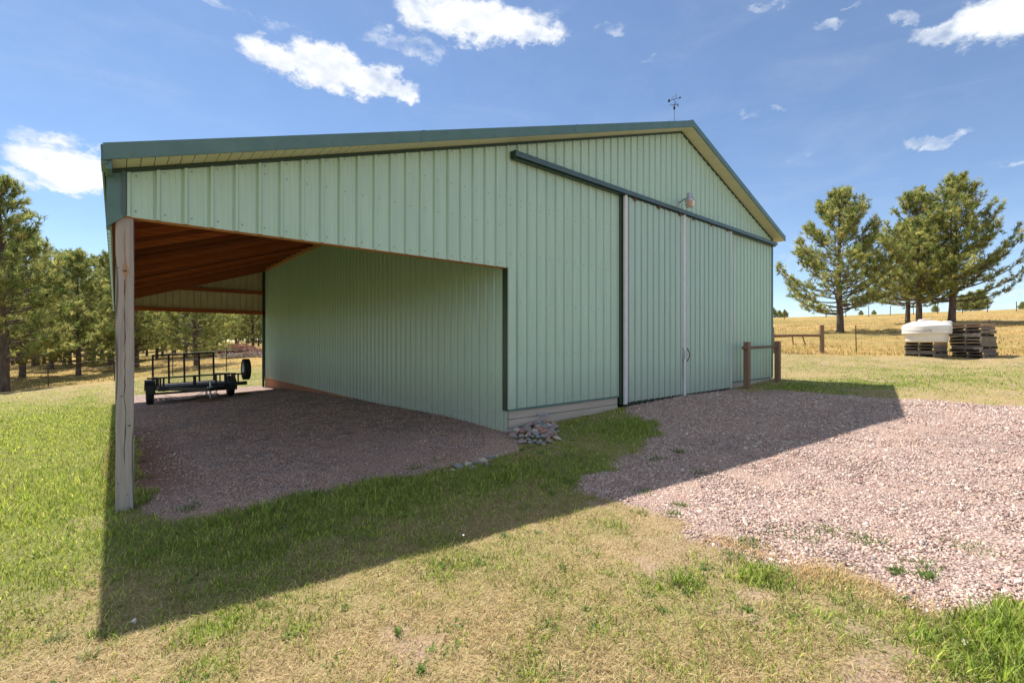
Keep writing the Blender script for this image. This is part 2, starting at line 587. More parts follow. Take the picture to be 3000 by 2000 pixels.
M = {}
M['siding'] = siding_mat('sage metal siding', (.455, .63, .525), (.385, .545, .45))
M['door_siding'] = siding_mat('sage door siding', (.43, .595, .515), (.37, .52, .45))
M['soffit'] = mottled('cream soffit', (.55, .57, .38), (.62, .63, .43), 3, .5, bump=.05)
M['back_siding'] = mottled('off white siding backs', (.50, .44, .34), (.60, .53, .42), 3, .6, bump=.05)
M['trim'] = mottled('green painted trim', (.070, .150, .142), (.095, .18, .172), 5, .38, bump=.05)
M['dark_trim'] = mottled('dark green trim', (.012, .035, .022), (.02, .05, .03), 5, .4, bump=.05)
M['track'] = mottled('slate track cover', (.045, .085, .095), (.065, .11, .12), 5, .35, bump=.05)
M['white_trim'] = mottled('white aluminium edge', (.68, .67, .72), (.8, .79, .84), 8, .35, bump=.05)
M['screw'] = mottled('screw heads', (.09, .12, .10), (.16, .2, .17), 40, .4, .3, bump=0)
M['roof'] = mottled('green roof sheet', (.05, .12, .10), (.07, .15, .13), 4, .4, bump=.05)
M['black_metal'] = mottled('black painted steel', (.006, .006, .007), (.02, .019, .018), 14, .45, bump=.1)
M['rusty'] = mottled('rusty steel', (.05, .02, .012), (.16, .06, .03), 20, .8, bump=.2)
M['galv'] = mottled('galvanised steel', (.35, .36, .40), (.55, .56, .60), 18, .38, .7, bump=.05)
M['rubber'] = mottled('tyre rubber', (.012, .012, .012), (.03, .029, .028), 30, .85, bump=.3)
M['iron'] = mottled('black wrought iron', (.01, .012, .02), (.03, .03, .04), 40, .5, bump=.0)


def wood_mat(name, c1, c2, c3, axis=2, rough=.8, grain=28, knots=True, bstr=.5, crack=0):
    m = Mat(name)
    sc = [1, 1, 1]; sc[axis] = .045
    v = m.coord('Object', tuple(sc))
    g1 = m.noise(v, grain, 7, .65, .7)
    g2 = m.noise(v, grain * 3.4, 4, .6)
    v2 = m.coord('Object', (1, 1, 1) if axis != 2 else (1, 1, .35))
    big = m.noise(v2, 2.2, 4, .55)
    c = m.ramp(g1, [(.25, c1), (.5, c2), (.75, c3)])
    c = m.mix(m.mth('MULTIPLY', g2, .5), c, tuple(x * .62 for x in c1))
    c = m.mix(m.mth('MULTIPLY', big, .45), c, c1)
    hb = m.mth('MULTIPLY_ADD', g1, .7, m.mth('MULTIPLY', g2, .4))
    if crack:
        sc2 = [1, 1, 1]; sc2[axis] = .1
        cv = m.coord('Object', tuple(sc2))
        w = m.n('ShaderNodeTexWave'); w.wave_type = 'BANDS'; w.bands_direction = 'X'
        w.inputs['Scale'].default_value = 2.3; w.inputs['Distortion'].default_value = 5; w.inputs['Detail'].default_value = 3
        w.inputs['Detail Scale'].default_value = 2.2
        m.l(cv, w.inputs['Vector'])
        ck = m.ramp(w.outputs['Fac'], [(0.0, (1, 1, 1)), (.035, (0, 0, 0))])
        c = m.mix(m.mth('MULTIPLY', ck, .8), c, tuple(x * .22 for x in c1))
        hb = m.mth('MULTIPLY_ADD', ck, -.9, hb)
    m.base(c)
    m.set(Roughness=rough)
    m.b.inputs['Specular IOR Level'].default_value = .25
    m.bump(hb, bstr, .006)
    return m.m


M['post'] = wood_mat('weathered grey post', (.28, .24, .22), (.46, .41, .385), (.60, .53, .48), 2, crack=1)
M['knot'] = wood_mat('bleached knot wood', (.30, .17, .10), (.46, .29, .18), (.55, .36, .24), 2)
M['skirt'] = wood_mat('pale treated planks', (.40, .34, .29), (.56, .49, .43), (.66, .60, .53), 0)
M['skirt_side'] = wood_mat('reddish treated planks', (.36, .16, .085), (.50, .24, .13), (.55, .29, .17), 1)
M['rafter'] = wood_mat('brown lumber', (.30, .072, .022), (.48, .13, .042), (.62, .21, .075), 0, grain=12)
_m = M['rafter']; _nt = _m.node_tree; _b = _nt.nodes['Principled BSDF']       # every board has a tone of its own
_oi = _nt.nodes.new('ShaderNodeObjectInfo'); _mr = _nt.nodes.new('ShaderNodeMapRange'); _mr.inputs['To Min'].default_value = .45; _mr.inputs['To Max'].default_value = 1.25
_nt.links.new(_oi.outputs['Random'], _mr.inputs['Value'])
_vm = _nt.nodes.new('ShaderNodeVectorMath'); _vm.operation = 'SCALE'
_src = _b.inputs['Base Color'].links[0].from_socket
_nt.links.new(_src, _vm.inputs[0]); _nt.links.new(_mr.outputs[0], _vm.inputs['Scale']); _nt.links.new(_vm.outputs[0], _b.inputs['Base Color'])
M['beam'] = wood_mat('rust brown beam', (.26, .075, .03), (.36, .11, .045), (.42, .15, .07), 0, grain=12)
M['header'] = wood_mat('orange header board', (.42, .19, .07), (.55, .26, .10), (.6, .30, .13), 0, grain=12)
M['brown_post'] = wood_mat('brown fence post', (.18, .105, .07), (.30, .19, .13), (.42, .29, .21), 2)
M['brown_rail'] = wood_mat('brown fence rail', (.14, .075, .045), (.27, .15, .095), (.38, .22, .14), 0)
M['pallet'] = wood_mat('grey pallet wood', (.12, .10, .09), (.25, .215, .19), (.36, .31, .27), 1)
M['pallet_tan'] = wood_mat('tan pallet wood', (.28, .18, .11), (.44, .31, .20), (.55, .41, .28), 1)

# terrain material ------------------------------------------------
def ground_material():
    m = Mat('ground cover')
    a = m.n('ShaderNodeAttribute'); a.attribute_name = 'cover'
    sep = m.n('ShaderNodeSeparateColor'); m.l(a.outputs['Color'], sep.inputs[0])
    a2 = m.n('ShaderNodeAttribute'); a2.attribute_name = 'cover2'
    sep2 = m.n('ShaderNodeSeparateColor'); m.l(a2.outputs['Color'], sep2.inputs[0])
    g, green, bare = sep.outputs[0], sep.outputs[1], sep.outputs[2]
    field, red = sep2.outputs[0], sep2.outputs[1]
    v = m.coord('Object')
    # gravel: cells of many sizes
    vor = m.n('ShaderNodeTexVoronoi'); vor.inputs['Scale'].default_value = 55; vor.inputs['Randomness'].default_value = 1
    m.l(v, vor.inputs['Vector'])
    sepc = m.n('ShaderNodeSeparateColor'); m.l(vor.outputs['Color'], sepc.inputs[0])
    gc = m.ramp(sepc.outputs[0], [(0, (.25, .165, .145)), (.3, (.42, .30, .26)), (.6, (.52, .39, .34)), (.85, (.60, .49, .43)), (1, (.66, .59, .54))])
    gc = m.mix(m.ramp(vor.outputs['Distance'], [(.35, (0, 0, 0)), (.75, (1, 1, 1))]), gc, (.12, .08, .07))
    big = m.noise(v, .55, 5, .6)
    gc = m.mix(m.ramp(m.noise(v, 1.1, 6, .65), [(.48, (0, 0, 0)), (.68, (.8, .8, .8))]), gc, (.47, .34, .27))
    gc = m.mix(m.ramp(big, [(.45, (0, 0, 0)), (.75, (.7, .7, .7))]), gc, (.33, .215, .185))
    # lawn floor: straw, dirt, green
    n1 = m.noise(v, 60, 8, .8)
    n2 = m.noise(m.coord('Object', (1, 1, 1)), 4.5, 6, .65)
    straw = m.ramp(n1, [(.28, (.17, .12, .055)), (.48, (.33, .25, .125)), (.66, (.50, .39, .22))])
    grn = m.ramp(n1, [(.28, (.05, .065, .015)), (.5, (.14, .18, .04)), (.7, (.26, .29, .09))])
    lawn = m.mix(m.mth('MINIMUM', m.mth('MULTIPLY', green, m.mth('MULTIPLY_ADD', n2, 1.0, .45)), 1.0), straw, grn)
    soil = m.ramp(n1, [(.3, (.25, .165, .115)), (.6, (.42, .30, .225)), (.8, (.52, .39, .30))])
    lawn = m.mix(bare, lawn, soil)
    fn = m.noise(m.coord('Object', (1, 1, 1)), 1.1, 8, .75)
    fld = m.ramp(fn, [(.3, (.21, .145, .05)), (.48, (.38, .25, .09)), (.62, (.50, .35, .15)), (.75, (.56, .44, .24))])
    fld = m.mix(m.ramp(m.noise(v, .09, 5, .6), [(.42, (0, 0, 0)), (.62, (.75, .75, .75))]), fld, m.ramp(n1, [(.3, (.13, .12, .035)), (.7, (.27, .235, .08))]))
    fld = m.mix(m.mth('MULTIPLY', green, .55), fld, grn)
    lawn = m.mix(field, lawn, fld)
    c = m.mix(g, lawn, gc)
    c = m.mix(m.mth('MULTIPLY', red, .7), c, m.ramp(n2, [(.3, (.14, .05, .03)), (.7, (.26, .11, .07))]))
    m.base(c)
    m.set(Roughness=.95)
    m.b.inputs['Specular IOR Level'].default_value = .12
    hb = m.mth('MULTIPLY_ADD', vor.outputs['Distance'], -.9, m.mth('MULTIPLY', n1, .8))
    m.bump(hb, .8, .018)
    return m.m


M['ground'] = ground_material()


def leaf_mat(name, trans=.35, attr='Col', rough=.55):
    m = Mat(name)
    c = m.attr(attr)
    m.base(c); m.set(Roughness=rough)
    m.b.inputs['Specular IOR Level'].default_value = .3
    tr = m.n('ShaderNodeBsdfTranslucent'); m.l(c, tr.inputs[0])
    mx = m.n('ShaderNodeMixShader'); mx.inputs[0].default_value = trans
    out = m.nt.nodes['Material Output']
    m.l(m.b.outputs[0], mx.inputs[1]); m.l(tr.outputs[0], mx.inputs[2]); m.l(mx.outputs[0], out.inputs[0])
    return m.m


M['grass'] = leaf_mat('grass blades', .42)
M['needles'] = leaf_mat('pine needles', .50)
m = Mat('gravel stones'); m.base(m.attr('Col')); m.set(Roughness=.9); m.b.inputs['Specular IOR Level'].default_value = .2
M['stones'] = m.m
M['bark'] = mottled('pine bark', (.06, .045, .038), (.21, .155, .125), 7, .95, bump=1.0, bdist=.03, stretch=(1, 1, .3))

# ------------------------------------------------------------------ terrain sheet
def axis(segs):
    out = []
    for a, b, st in segs:
        n = max(1, int(round((b - a) / st)))
        out.extend(list(a + (b - a) * np.arange(n) / n))
    out.append(segs[-1][1])
    return np.array(out)


ax_ = axis([(-2600, -900, 340), (-900, -200, 70), (-200, -60, 9), (-60, -12, 1.4), (-12, -3, .18), (-3, 17, .075), (17, 30, .2), (30, 70, .8), (70, 200, 5), (200, 900, 50), (900, 2600, 340)])
ay_ = axis([(-2600, -900, 340), (-900, -200, 70), (-200, -30, 9), (-30, -6, 1.2), (-6, -2, .2), (-2, 8, .075), (8, 26, .14), (26, 60, .6), (60, 200, 4), (200, 900, 50), (900, 2600, 340)])
GX, GY = np.meshgrid(ax_, ay_, indexing='ij')
GZ = terr(GX, GY)
g_, gr_, ba_, fi_, re_ = cover(GX, GY)
near = (np.hypot(GX, GY) < 25)
GZ = GZ + near * g_ * (fbm(GX, GY, 5, 51, 3) - .5) * .03 + near * (1 - g_) * (fbm(GX, GY, 7, 61, 3) - .5) * .035
nx, ny = GX.shape
V = np.stack([GX.ravel(), GY.ravel(), GZ.ravel()], 1)
idx = np.arange(nx * ny).reshape(nx, ny)
Q = np.stack([idx[:-1, :-1].ravel(), idx[1:, :-1].ravel(), idx[1:, 1:].ravel(), idx[:-1, 1:].ravel()], 1)
gr_ = np.clip(gr_ * .8, 0, 1)
c1 = np.stack([g_.ravel(), gr_.ravel(), ba_.ravel()], 1)
c2 = np.stack([fi_.ravel(), re_.ravel(), 0 * re_.ravel()], 1)
ground = np_mesh('ground', V, Q, M['ground'], {'cover': c1, 'cover2': c2}, smooth_=True)
ground['kind'] = 'structure'

# ------------------------------------------------------------------ the barn
YG = 5.85          # front gable wall
YB = 22.25         # back gable wall
XL = 4.92          # side wall between barn and open lean-to
XR = 15.80
XC = 10.33
SL = .328
PITCH = .2286


def zr(x): return 6.83 - abs(x - XC) * SL      # top of the roof


barn = empty('barn', (0, 0, 0))
tag(barn, 'pale sage green metal pole barn with an open lean-to on its left side', 'barn')


def rib_profile(a, b, phase=0.0, sign=1):
    """(position, height) pairs along a sheet from a to b"""
    pts = []
    k0 = math.floor((a - phase) / PITCH) - 1
    k = k0
    while phase + k * PITCH < b + PITCH:
        c = phase + k * PITCH
        for (o, h) in ((-.042, 0), (-.040, -.011), (-.026, -.011), (-.024, 0), (-.012, .024), (.010, .024), (.022, 0), (.085, 0), (.090, .0028), (.098, .0028), (.103, 0), (.137, 0), (.142, .0028), (.150, .0028), (.155, 0)):
            p = c + o
            if a < p < b: pts.append((p, h))
        k += 1
    def hat(p):
        return 0
    pts = [(a, 0)] + pts + [(b, 0)]
    return pts


def sheet(mb, a, b, zb, zt_, place, phase=0, mi=0, out=1):
    pr = rib_profile(a, b, phase)
    vs = []
    for (p, h) in pr:
        vs.append(place(p, h, zb(p))); vs.append(place(p, h, zt_(p)))
    fs = [(2 * i, 2 * i + 2, 2 * i + 3, 2 * i + 1) if out > 0 else (2 * i, 2 * i + 1, 2 * i + 3, 2 * i + 2) for i in range(len(pr) - 1)]
    mb.add(vs, fs, mi)


def screw(mb, c, n, mi=1, r=.0065):
    c = Vector(c); n = Vector(n)
    a = n.cross(Vector((0, 0, 1))).normalized(); b = n.cross(a)
    vs = [c + (a * math.cos(t) + b * math.sin(t)) * r for t in [k * math.pi / 3 for k in range(6)]]
    vs += [v * 1.0 + n * .006 for v in vs]
    mb.add(vs, [(6, 7, 8, 9, 10, 11)] + [(k, (k + 1) % 6, 6 + (k + 1) % 6, 6 + k) for k in range(6)], mi)


def front(p, h, z): return (p, YG - h, z)


ztop = lambda x: zr(x) - .145
mb = MB()
sheet(mb, .075, XL, lambda x: 2.86, ztop, front, .10)
sheet(mb, XL, XC, lambda x: .53, ztop, front, .10)
sheet(mb, XC, XR, lambda x: .53, ztop, front, .10)
k = 0
x = .10 + .055
while x < XR - .05:
    rows = [2.93] if x < XL else [.62, 1.45, 2.3, 3.1, 3.9]
    rows += [ztop(x) - .07]
    for zz in [4.0, 4.95, 5.8]:
        if zz < ztop(x) - .3: rows.append(zz)
    if x < XL and ztop(x) > 3.7: rows.append(3.55 + random.uniform(-.01, .01))
    for zz in rows:
        if 7.9 < x < 12.85 and zz < 4.7: continue
        screw(mb, (x + random.uniform(-.006, .006), YG - .001, zz + random.uniform(-.012, .012)), (0, -1, 0))
    x += PITCH
mb.build('front_wall', [M['siding'], M['screw']], barn)

# inner board wall behind the sheet so it has thickness
mb = MB()
def slab(mb, poly, y0, y1, mi=0):
    n = len(poly)
    vs = [(x, y0, z) for x, z in poly] + [(x, y1, z) for x, z in poly]
    mb.add(vs, [tuple(range(n)), tuple(range(2 * n - 1, n - 1, -1))] + [(i, i + n, (i + 1) % n + n, (i + 1) % n) for i in range(n)], mi)
slab(mb, [(XL + .02, .515), (XR - .02, .515), (XR - .02, ztop(XR) - .03), (XC, ztop(XC) - .03), (XL + .02, ztop(XL) - .03)], YG + .016, YG + .09)
mb.build('wall_frame', M['rafter'], barn)
mb = MB()
slab(mb, [(.02, 2.853), (XL + .02, 2.853), (XL + .02, 3.05), (.02, 3.05)], YG + .016, YG + .10)
mb.build('header_board', M['header'], barn)

# side wall seen inside the lean-to, faces -X
mb = MB()
sheet(mb, YG + .02, YB, lambda y: .135 - (y - YG) * .002, lambda y: 4.86, lambda p, h, z: (XL - h, p, z), .06, out=-1)
y = YG + .2
while y < YB:
    for zz in (.32, 1.1, 2.0, 2.9, 3.8):
        screw(mb, (XL - .001, y, zz), (-1, 0, 0))
    y += PITCH
mb.build('side_wall', [M['siding'], M['screw']], barn)
mb = MB(); mb.box(XL + .02, XL + .1, YG + .1, YB - .02, -.2, 4.9); mb.build('wall_frame', M['rafter'], barn)
mb = MB()
for i in range(4): mb.box(XL + .004 + .002 * (i % 2), XL + .05, YG + .5, YB - .05, .055 - .14 * (i + 1), .05 + .14 - .14 * (i + 1) - .004)
mb.box(XL + .004, XL + .05, YG + .4, YB - .05, .06, .24)
mb.build('skirt_board', M['skirt_side'], barn)
# right wall and back wall
mb = MB()
sheet(mb, YG, YB, lambda y: .5, lambda y: 4.88, lambda p, h, z: (XR + .03 + h, p, z), .06)
mb.build('side_wall', M['siding'], barn)
mb = MB()
sheet(mb, XL, XR, lambda x: .2, ztop, lambda p, h, z: (p, YB + .03 + h, z), .1, out=-1)
mb.box(XL + .02, XR - .02, YB - .05, YB + .02, .1, 4.9)
mb.build('back_wall', M['siding'], barn)
# back header over the open end of the lean-to: cream backs of the sheets, brown girts
mb = MB()
sheet(mb, 0.0, XL, lambda x: 2.87, lambda x: zr(x) - .16, lambda p, h, z: (p, YB - .02 + h, z), .1)
mb.build('back_header', M['back_siding'], barn)
mb = MB(); mb.box(-.02, XL - .01, YB - .12, YB - .04, 2.80, 2.95); mb.build('girt', M['beam'], barn)
mb = MB(); mb.box(1.9, XL - .01, YB - .12, YB - .04, 3.66, 3.79); mb.build('girt', M['beam'], barn)
mb = MB(); mb.box(XL - .10, XL - .03, YB - .12, YB + .03, -.3, 4.7)
mb.box(XL - .015, XL + .0, YB - .03, YB + .06, -.05, 4.7)
mb.build('corner_trim', M['dark_trim'], barn)

# eave side of the lean-to (faces -X, its inside is seen from the camera)
mb = MB()
sheet(mb, YG, YB + .05, lambda y: 2.74, lambda y: 3.34, lambda p, h, z: (-.035 - h, p, z), .06, out=-1)
mb.build('eave_wall', M['siding'], barn)
mb = MB(); mb.box(-.03, -.002, YG + .02, YB, 2.80, 3.28); mb.build('header_board', M['beam'], barn)

# corner panel at the outer front corner, with slanted foot
mb = MB()
slab(mb, [(-.062, 2.735), (.072, 2.86), (.072, ztop(.07) + .02), (-.062, ztop(-.06) + .02)], YG - .022, YG - .004)
mb.box(-.066, -.04, YG - .0035, YG + .12, 2.735, 3.30)
mb.build('corner_trim', M['trim'], barn)
mb = MB(); mb.box(.045, .078, YG - .032, YG - .0225, 2.87, ztop(.06) - .03); mb.build('corner_flashing', M['track'], barn)

# corner of the barn proper
mb = MB()
mb.box(XL - .026, XL - .006, YG + .0, YG + .125, .505, 2.86)
mb.build('corner_trim', M['dark_trim'], barn)
mb = MB()
mb.box(XL - .02, XL + .125, YG - .030, YG - .0185, .50, 2.855)
mb.box(XL - .0195, XL - .016, YG - .018, YG + .02, .50, 2.855)
mb.build('corner_flashing', M['siding'], barn)
mb = MB()
mb.box(XR + .0, XR + .06, YG - .03, YG - .0, .50, 4.86); mb.box(XR + .052, XR + .062, YG, YG + .1, .5, 4.86)
mb.build('corner_trim', M['trim'], barn)
# base trim
mb = MB()
mb.box(XL - .02, 7.86, YG - .034, YG - .002, .505, .535)
mb.build('base_trim', M['trim'], barn)
mb = MB()
mb.box(12.86, XR + .03, YG - .034, YG - .002, .505, .535)
mb.build('base_trim', M['trim'], barn)

# skirt planks at the front
for xa, xb in ((XL + .01, 7.83), (12.86, XR - .01)):
    mb = MB()
    for i in range(4):
        z1 = .50 - .14 * i; z0 = z1 - .131
        dy = .003 * (i % 2)
        mb.box(xa, xb, YG - .012 - dy, YG + .03, z0, z1)
    mb.build('skirt_board', M['skirt'], barn, bevel=.004)
mb = MB(); mb.box(5.55, 5.78, YG - .035, YG - .016, .34, .41); mb.tube([(5.60, YG - .05, .375), (5.72, YG - .05, .385)], .012, 6)
mb.build('hose_bib', M['galv'], barn)

# roof sheets: ribs run down the slope
def roof_side(x0, x1):
    mb = MB()
    pr = rib_profile(YG - .30, YB + .33, .04)
    vs = []
    for (p, h) in pr:
        vs.append((x0, p, zr(x0) + h)); vs.append((x1, p, zr(x1) + h))
    n = len(pr)
    for (p, h) in pr:
        vs.append((x0, p, zr(x0) + h - .02)); vs.append((x1, p, zr(x1) + h - .02))
    fs = [(2 * i, 2 * i + 1, 2 * i + 3, 2 * i + 2) for i in range(n - 1)] + [(2 * n + 2 * i, 2 * n + 2 * i + 2, 2 * n + 2 * i + 3, 2 * n + 2 * i + 1) for i in range(n - 1)]
    fs += [(2 * i, 2 * i + 2, 2 * n + 2 * i + 2, 2 * n + 2 * i) for i in range(n - 1)]
    fs += [(2 * i + 1, 2 * n + 2 * i + 1, 2 * n + 2 * i + 3, 2 * i + 3) for i in range(n - 1)]
    mb.add(vs, fs)
    return mb
roof = roof_side(-.10, XC).build('roof', M['roof'], barn)
roof_side(XC, XR + .26).build('roof', M['roof'], barn)
mb = MB()
slab(mb, [(XC - .17, zr(XC - .17) + .020), (XC, zr(XC) + .030), (XC + .17, zr(XC + .17) + .020), (XC + .17, zr(XC + .17) + .012), (XC, zr(XC) + .018), (XC - .17, zr(XC - .17) + .012)], YG - .31, YB + .34)
mb.build('ridge_cap', M['roof'], roof)

# fascia
mb = MB()
F0, F1 = YG - .318, YG - .300
x0 = -.085
slab(mb, [(x0, zr(x0) - .135), (XC, zr(XC) - .135), (XC, zr(XC) + .012), (x0, zr(x0) + .012)], F0, F1)
slab(mb, [(XC, zr(XC) - .135), (XR + .27, zr(XR + .27) - .135), (XR + .27, zr(XR + .27) + .012), (XC, zr(XC) + .012)], F0 - .0005, F1 - .0005)
for (a, b) in ((x0, XC), (XC, XR + .27)):      # folded lower lip
    mb.bar((a, F0 + .004, zr(a) - .137), (b, F0 + .004, zr(b) - .137), .020, .008)
x = .12
while x < XR:
    screw(mb, (x, F0 + .001, zr(x) - .105), (0, -1, 0), 1, .013)
    x += .61
for a in (3.13, 6.21, 9.27, 13.4):
    slab(mb, [(a, zr(a) - .137), (a + .05, zr(a + .05) - .137), (a + .05, zr(a + .05) + .016), (a, zr(a) + .016)], F0 - .0035, F0 - .001)
mb.build('fascia', [M['trim'], M['screw']], barn)
mb = MB()
mb.bar((-.09, YG - .30, zr(-.09) - .06), (-.09, YB + .3, zr(-.09) - .06), .014, .13)
mb.box(-.098, -.05, YG - .30, YG - .0, 3.25, 3.29)
mb.build('fascia', M['trim'], barn)
mb = MB()
mb.bar((XR + .27, YG - .30, zr(XR + .27) - .06), (XR + .27, YB + .3, zr(XR + .27) - .06), .014, .14)
mb.build('fascia', M['trim'], barn)


def soffit(x0, x1, mb):
    st = .105
    n = int((x1 - x0) / st)
    for i in range(n + 1):
        a = x0 + i * st; b = min(a + st - .006, x1)
        if b <= a: continue
        za, zb_ = zr(a) - .142, zr(b) - .142
        vs = [(a, F1, za), (b, F1, zb_), (b, YG, zb_), (a, YG, za), (a, F1, za + .012), (b, F1, zb_ + .012), (b, YG, zb_ + .012), (a, YG, za + .012)]
        mb.add(vs, [(0, 3, 2, 1), (4, 5, 6, 7), (0, 1, 5, 4), (1, 2, 6, 5), (2, 3, 7, 6), (3, 0, 4, 7)])
mb = MB(); soffit(-.02, XC, mb); soffit(XC, XR + .25, mb)
mb.build('soffit', M['soffit'], barn)
mb = MB()
mb.bar((-.05, YG - .012, zr(-.05) - .165), (XC, YG - .012, zr(XC) - .165), .028, .042)
mb.bar((XC, YG - .012, zr(XC) - .165), (XR + .05, YG - .012, zr(XR + .05) - .165), .028, .042)
mb.build('frieze_trim', M['dark_trim'], barn)
mb = MB(); mb.box(-.07, -.022, YG - .29, YG - .024, 3.21, 3.30); mb.build('soffit_return', M['trim'], barn)

# rafters and purlins of the lean-to
def zraf(x): return 3.2 + (x - .14) * SL
y = YG + .16
i = 0
rb = MB()
def rafter(y):
    mb = MB()
    a, b = .0, XL - .005
    w = .045
    d = .16
    jz = random.uniform(-.006, .006)
    vs = []
    for yy in (y, y + w):
        vs += [(a, yy, zraf(a) + jz), (b, yy, zraf(b) + jz), (b, yy, zraf(b) + d), (a, yy, zraf(a) + d)]
    mb.add(vs, [(0, 1, 2, 3), (7, 6, 5, 4), (0, 4, 5, 1), (1, 5, 6, 2), (2, 6, 7, 3), (3, 7, 4, 0)])
    return mb
while y < YB - .1:
    rafter(y).build('rafter', M['rafter'], barn)
    y += .61
mb = MB()
for xx in np.arange(.25, XL, .6):
    mb.bar((xx, YG + .05, zraf(xx) + .19), (xx, YB, zraf(xx) + .19), .09, .036)
mb.build('purlins', M['rafter'], barn)
mb = MB(); mb.box(XL - .045, XL - .004, YG + .05, YB - .12, zraf(XL) - .12, zraf(XL) - .02); mb.build('ledger_board', M['header'], barn)
# back rafter beam seen as the low edge of the ceiling
mb = MB(); mb.bar((0, YB - .17, zraf(0) - .035), (XL - .03, YB - .17, zraf(XL - .03) - .035), .05, .14); mb.build('end_rafter', M['beam'], barn)

# posts along the open eave
def post(y):
    mb = MB()
    x0, x1 = .002, .142
    n = 14
    vs = []
    for k in range(n + 1):
        z = -.35 + (2.852 + .35) * k / n
        o = .0015 * math.sin(k * 1.7)
        for (xx, yy) in ((x0 + .006, y), (x1 - .006, y), (x1, y + .006), (x1, y + .134), (x1 - .006, y + .14), (x0 + .006, y + .14), (x0, y + .134), (x0, y + .006)):
            vs.append((xx + o, yy, z))
    fs = []
    for k in range(n):
        for j in range(8):
            fs.append((k * 8 + j, k * 8 + (j + 1) % 8, (k + 1) * 8 + (j + 1) % 8, (k + 1) * 8 + j))
    mb.add(vs, fs)
    return mb
p0 = post(YG + .02).build('post', M['post'], barn)
# the pale knot and its tail of bleached wood, and the long drying crack
def knot_strip(zc, up, dn, w, y):
    mb = MB()
    vs = []; N_ = 16
    for k in range(N_ + 1):
        t = k / N_
        z = zc - dn + (up + dn) * t
        ww = w * (.16 + .84 * math.exp(-((z - zc) / .05) ** 2)) * (1 - abs(2 * t - 1) ** 6)
        xo = .072 + .006 * math.sin(z * 9)
        for s_ in (-1, 1): vs.append((xo + s_ * ww + .002 * math.sin(k * 2.3), y, z))
    fs = [(2 * k, 2 * k + 1, 2 * k + 3, 2 * k + 2) for k in range(N_)]
    mb.add(vs, fs)
    return mb
knot_strip(2.34, .42, .28, .028, YG + .0185).build('knot', M['knot'], p0)
m_dk = mottled('dark crack', (.03, .02, .018), (.06, .045, .04), 30, .95, bump=0)
mb = MB()
vs = []; N_ = 60
xo = .07
for k in range(N_ + 1):
    z = 2.25 - (2.25 - .45) * k / N_
    xo += random.uniform(-.0035, .0035) + (.072 - xo) * .12
    ww = .0022 + .0016 * math.sin(k * .6) * math.sin(k * .23)
    for s_ in (-1, 1): vs.append((xo + s_ * ww, YG + .0182, z))
mb.add(vs, [(2 * k, 2 * k + 1, 2 * k + 3, 2 * k + 2) for k in range(N_)])
for (cx, cz, rr) in ((.072, 2.335, .011), (.018, 2.36, .006), (.045, 1.12, .006), (.105, .83, .009), (.02, .28, .006), (.09, .16, .005)):
    mb.add([(cx + rr * 1.5 * math.cos(t), YG + .0178, cz + rr * .7 * math.sin(t)) for t in np.arange(0, 6.28, .6)], [tuple(range(11))])
mb.build('crack', m_dk, p0)
for yy in (11.3, 16.7, YB - .15):
    post(yy).build('post', M['post'], barn)

# doors
DY = YG - .085
def door(x0, x1):
    mb = MB()
    sheet(mb, x0, x1, lambda x: .385, lambda x: 4.66, lambda p, h, z: (p, DY - h, z), .10 + .03)
    x = .13 + .055
    while x < x1:
        if x > x0 + .03:
            for zz in (.46, 1.45, 2.5, 3.6, 4.55):
                screw(mb, (x, DY - .001, zz + random.uniform(-.01, .01)), (0, -1, 0))
        x += PITCH
    d = mb.build('door', [M['door_siding'], M['screw']], barn)
    mb = MB(); mb.box(x0, x1, DY + .004, DY + .045, .375, 4.66); mb.build('door_frame', M['dark_trim'], d)
    return d
dl = door(7.96, 10.33); dr = door(10.345, 12.79)
def edge_trim(d, x0, x1, grooves=2):
    mb = MB()
    w = (x1 - x0)
    mb.box(x0, x1, DY - .022, DY + .02, .36, 4.665)
    n = grooves + 1
    for i in range(n):
        a = x0 + w * i / n + .004; b = x0 + w * (i + 1) / n - .004
        mb.box(a, b, DY - .029, DY - .0225, .36, 4.665)
    return mb.build('edge_trim', M['white_trim'], d)
edge_trim(dl, 7.955, 8.035, 2)
edge_trim(dl, 10.27, 10.335, 1)
edge_trim(dr, 10.345, 10.37, 0)
edge_trim(dr, 12.765, 12.795, 0)
mb = MB(); mb.box(7.86, 7.945, YG - .045, YG - .002, .36, 4.66); mb.build('door_jamb', M['dark_trim'], barn)
mb = MB(); mb.box(7.97, 12.78, DY - .012, DY - .0005 + .0, .372, .398); mb.build('bottom_rail', M['dark_trim'], barn)
mb = MB(); mb.box(7.97, 12.7, DY + .05, YG + .02, .0, .50); mb.build('door_sill', M['dark_trim'], barn)
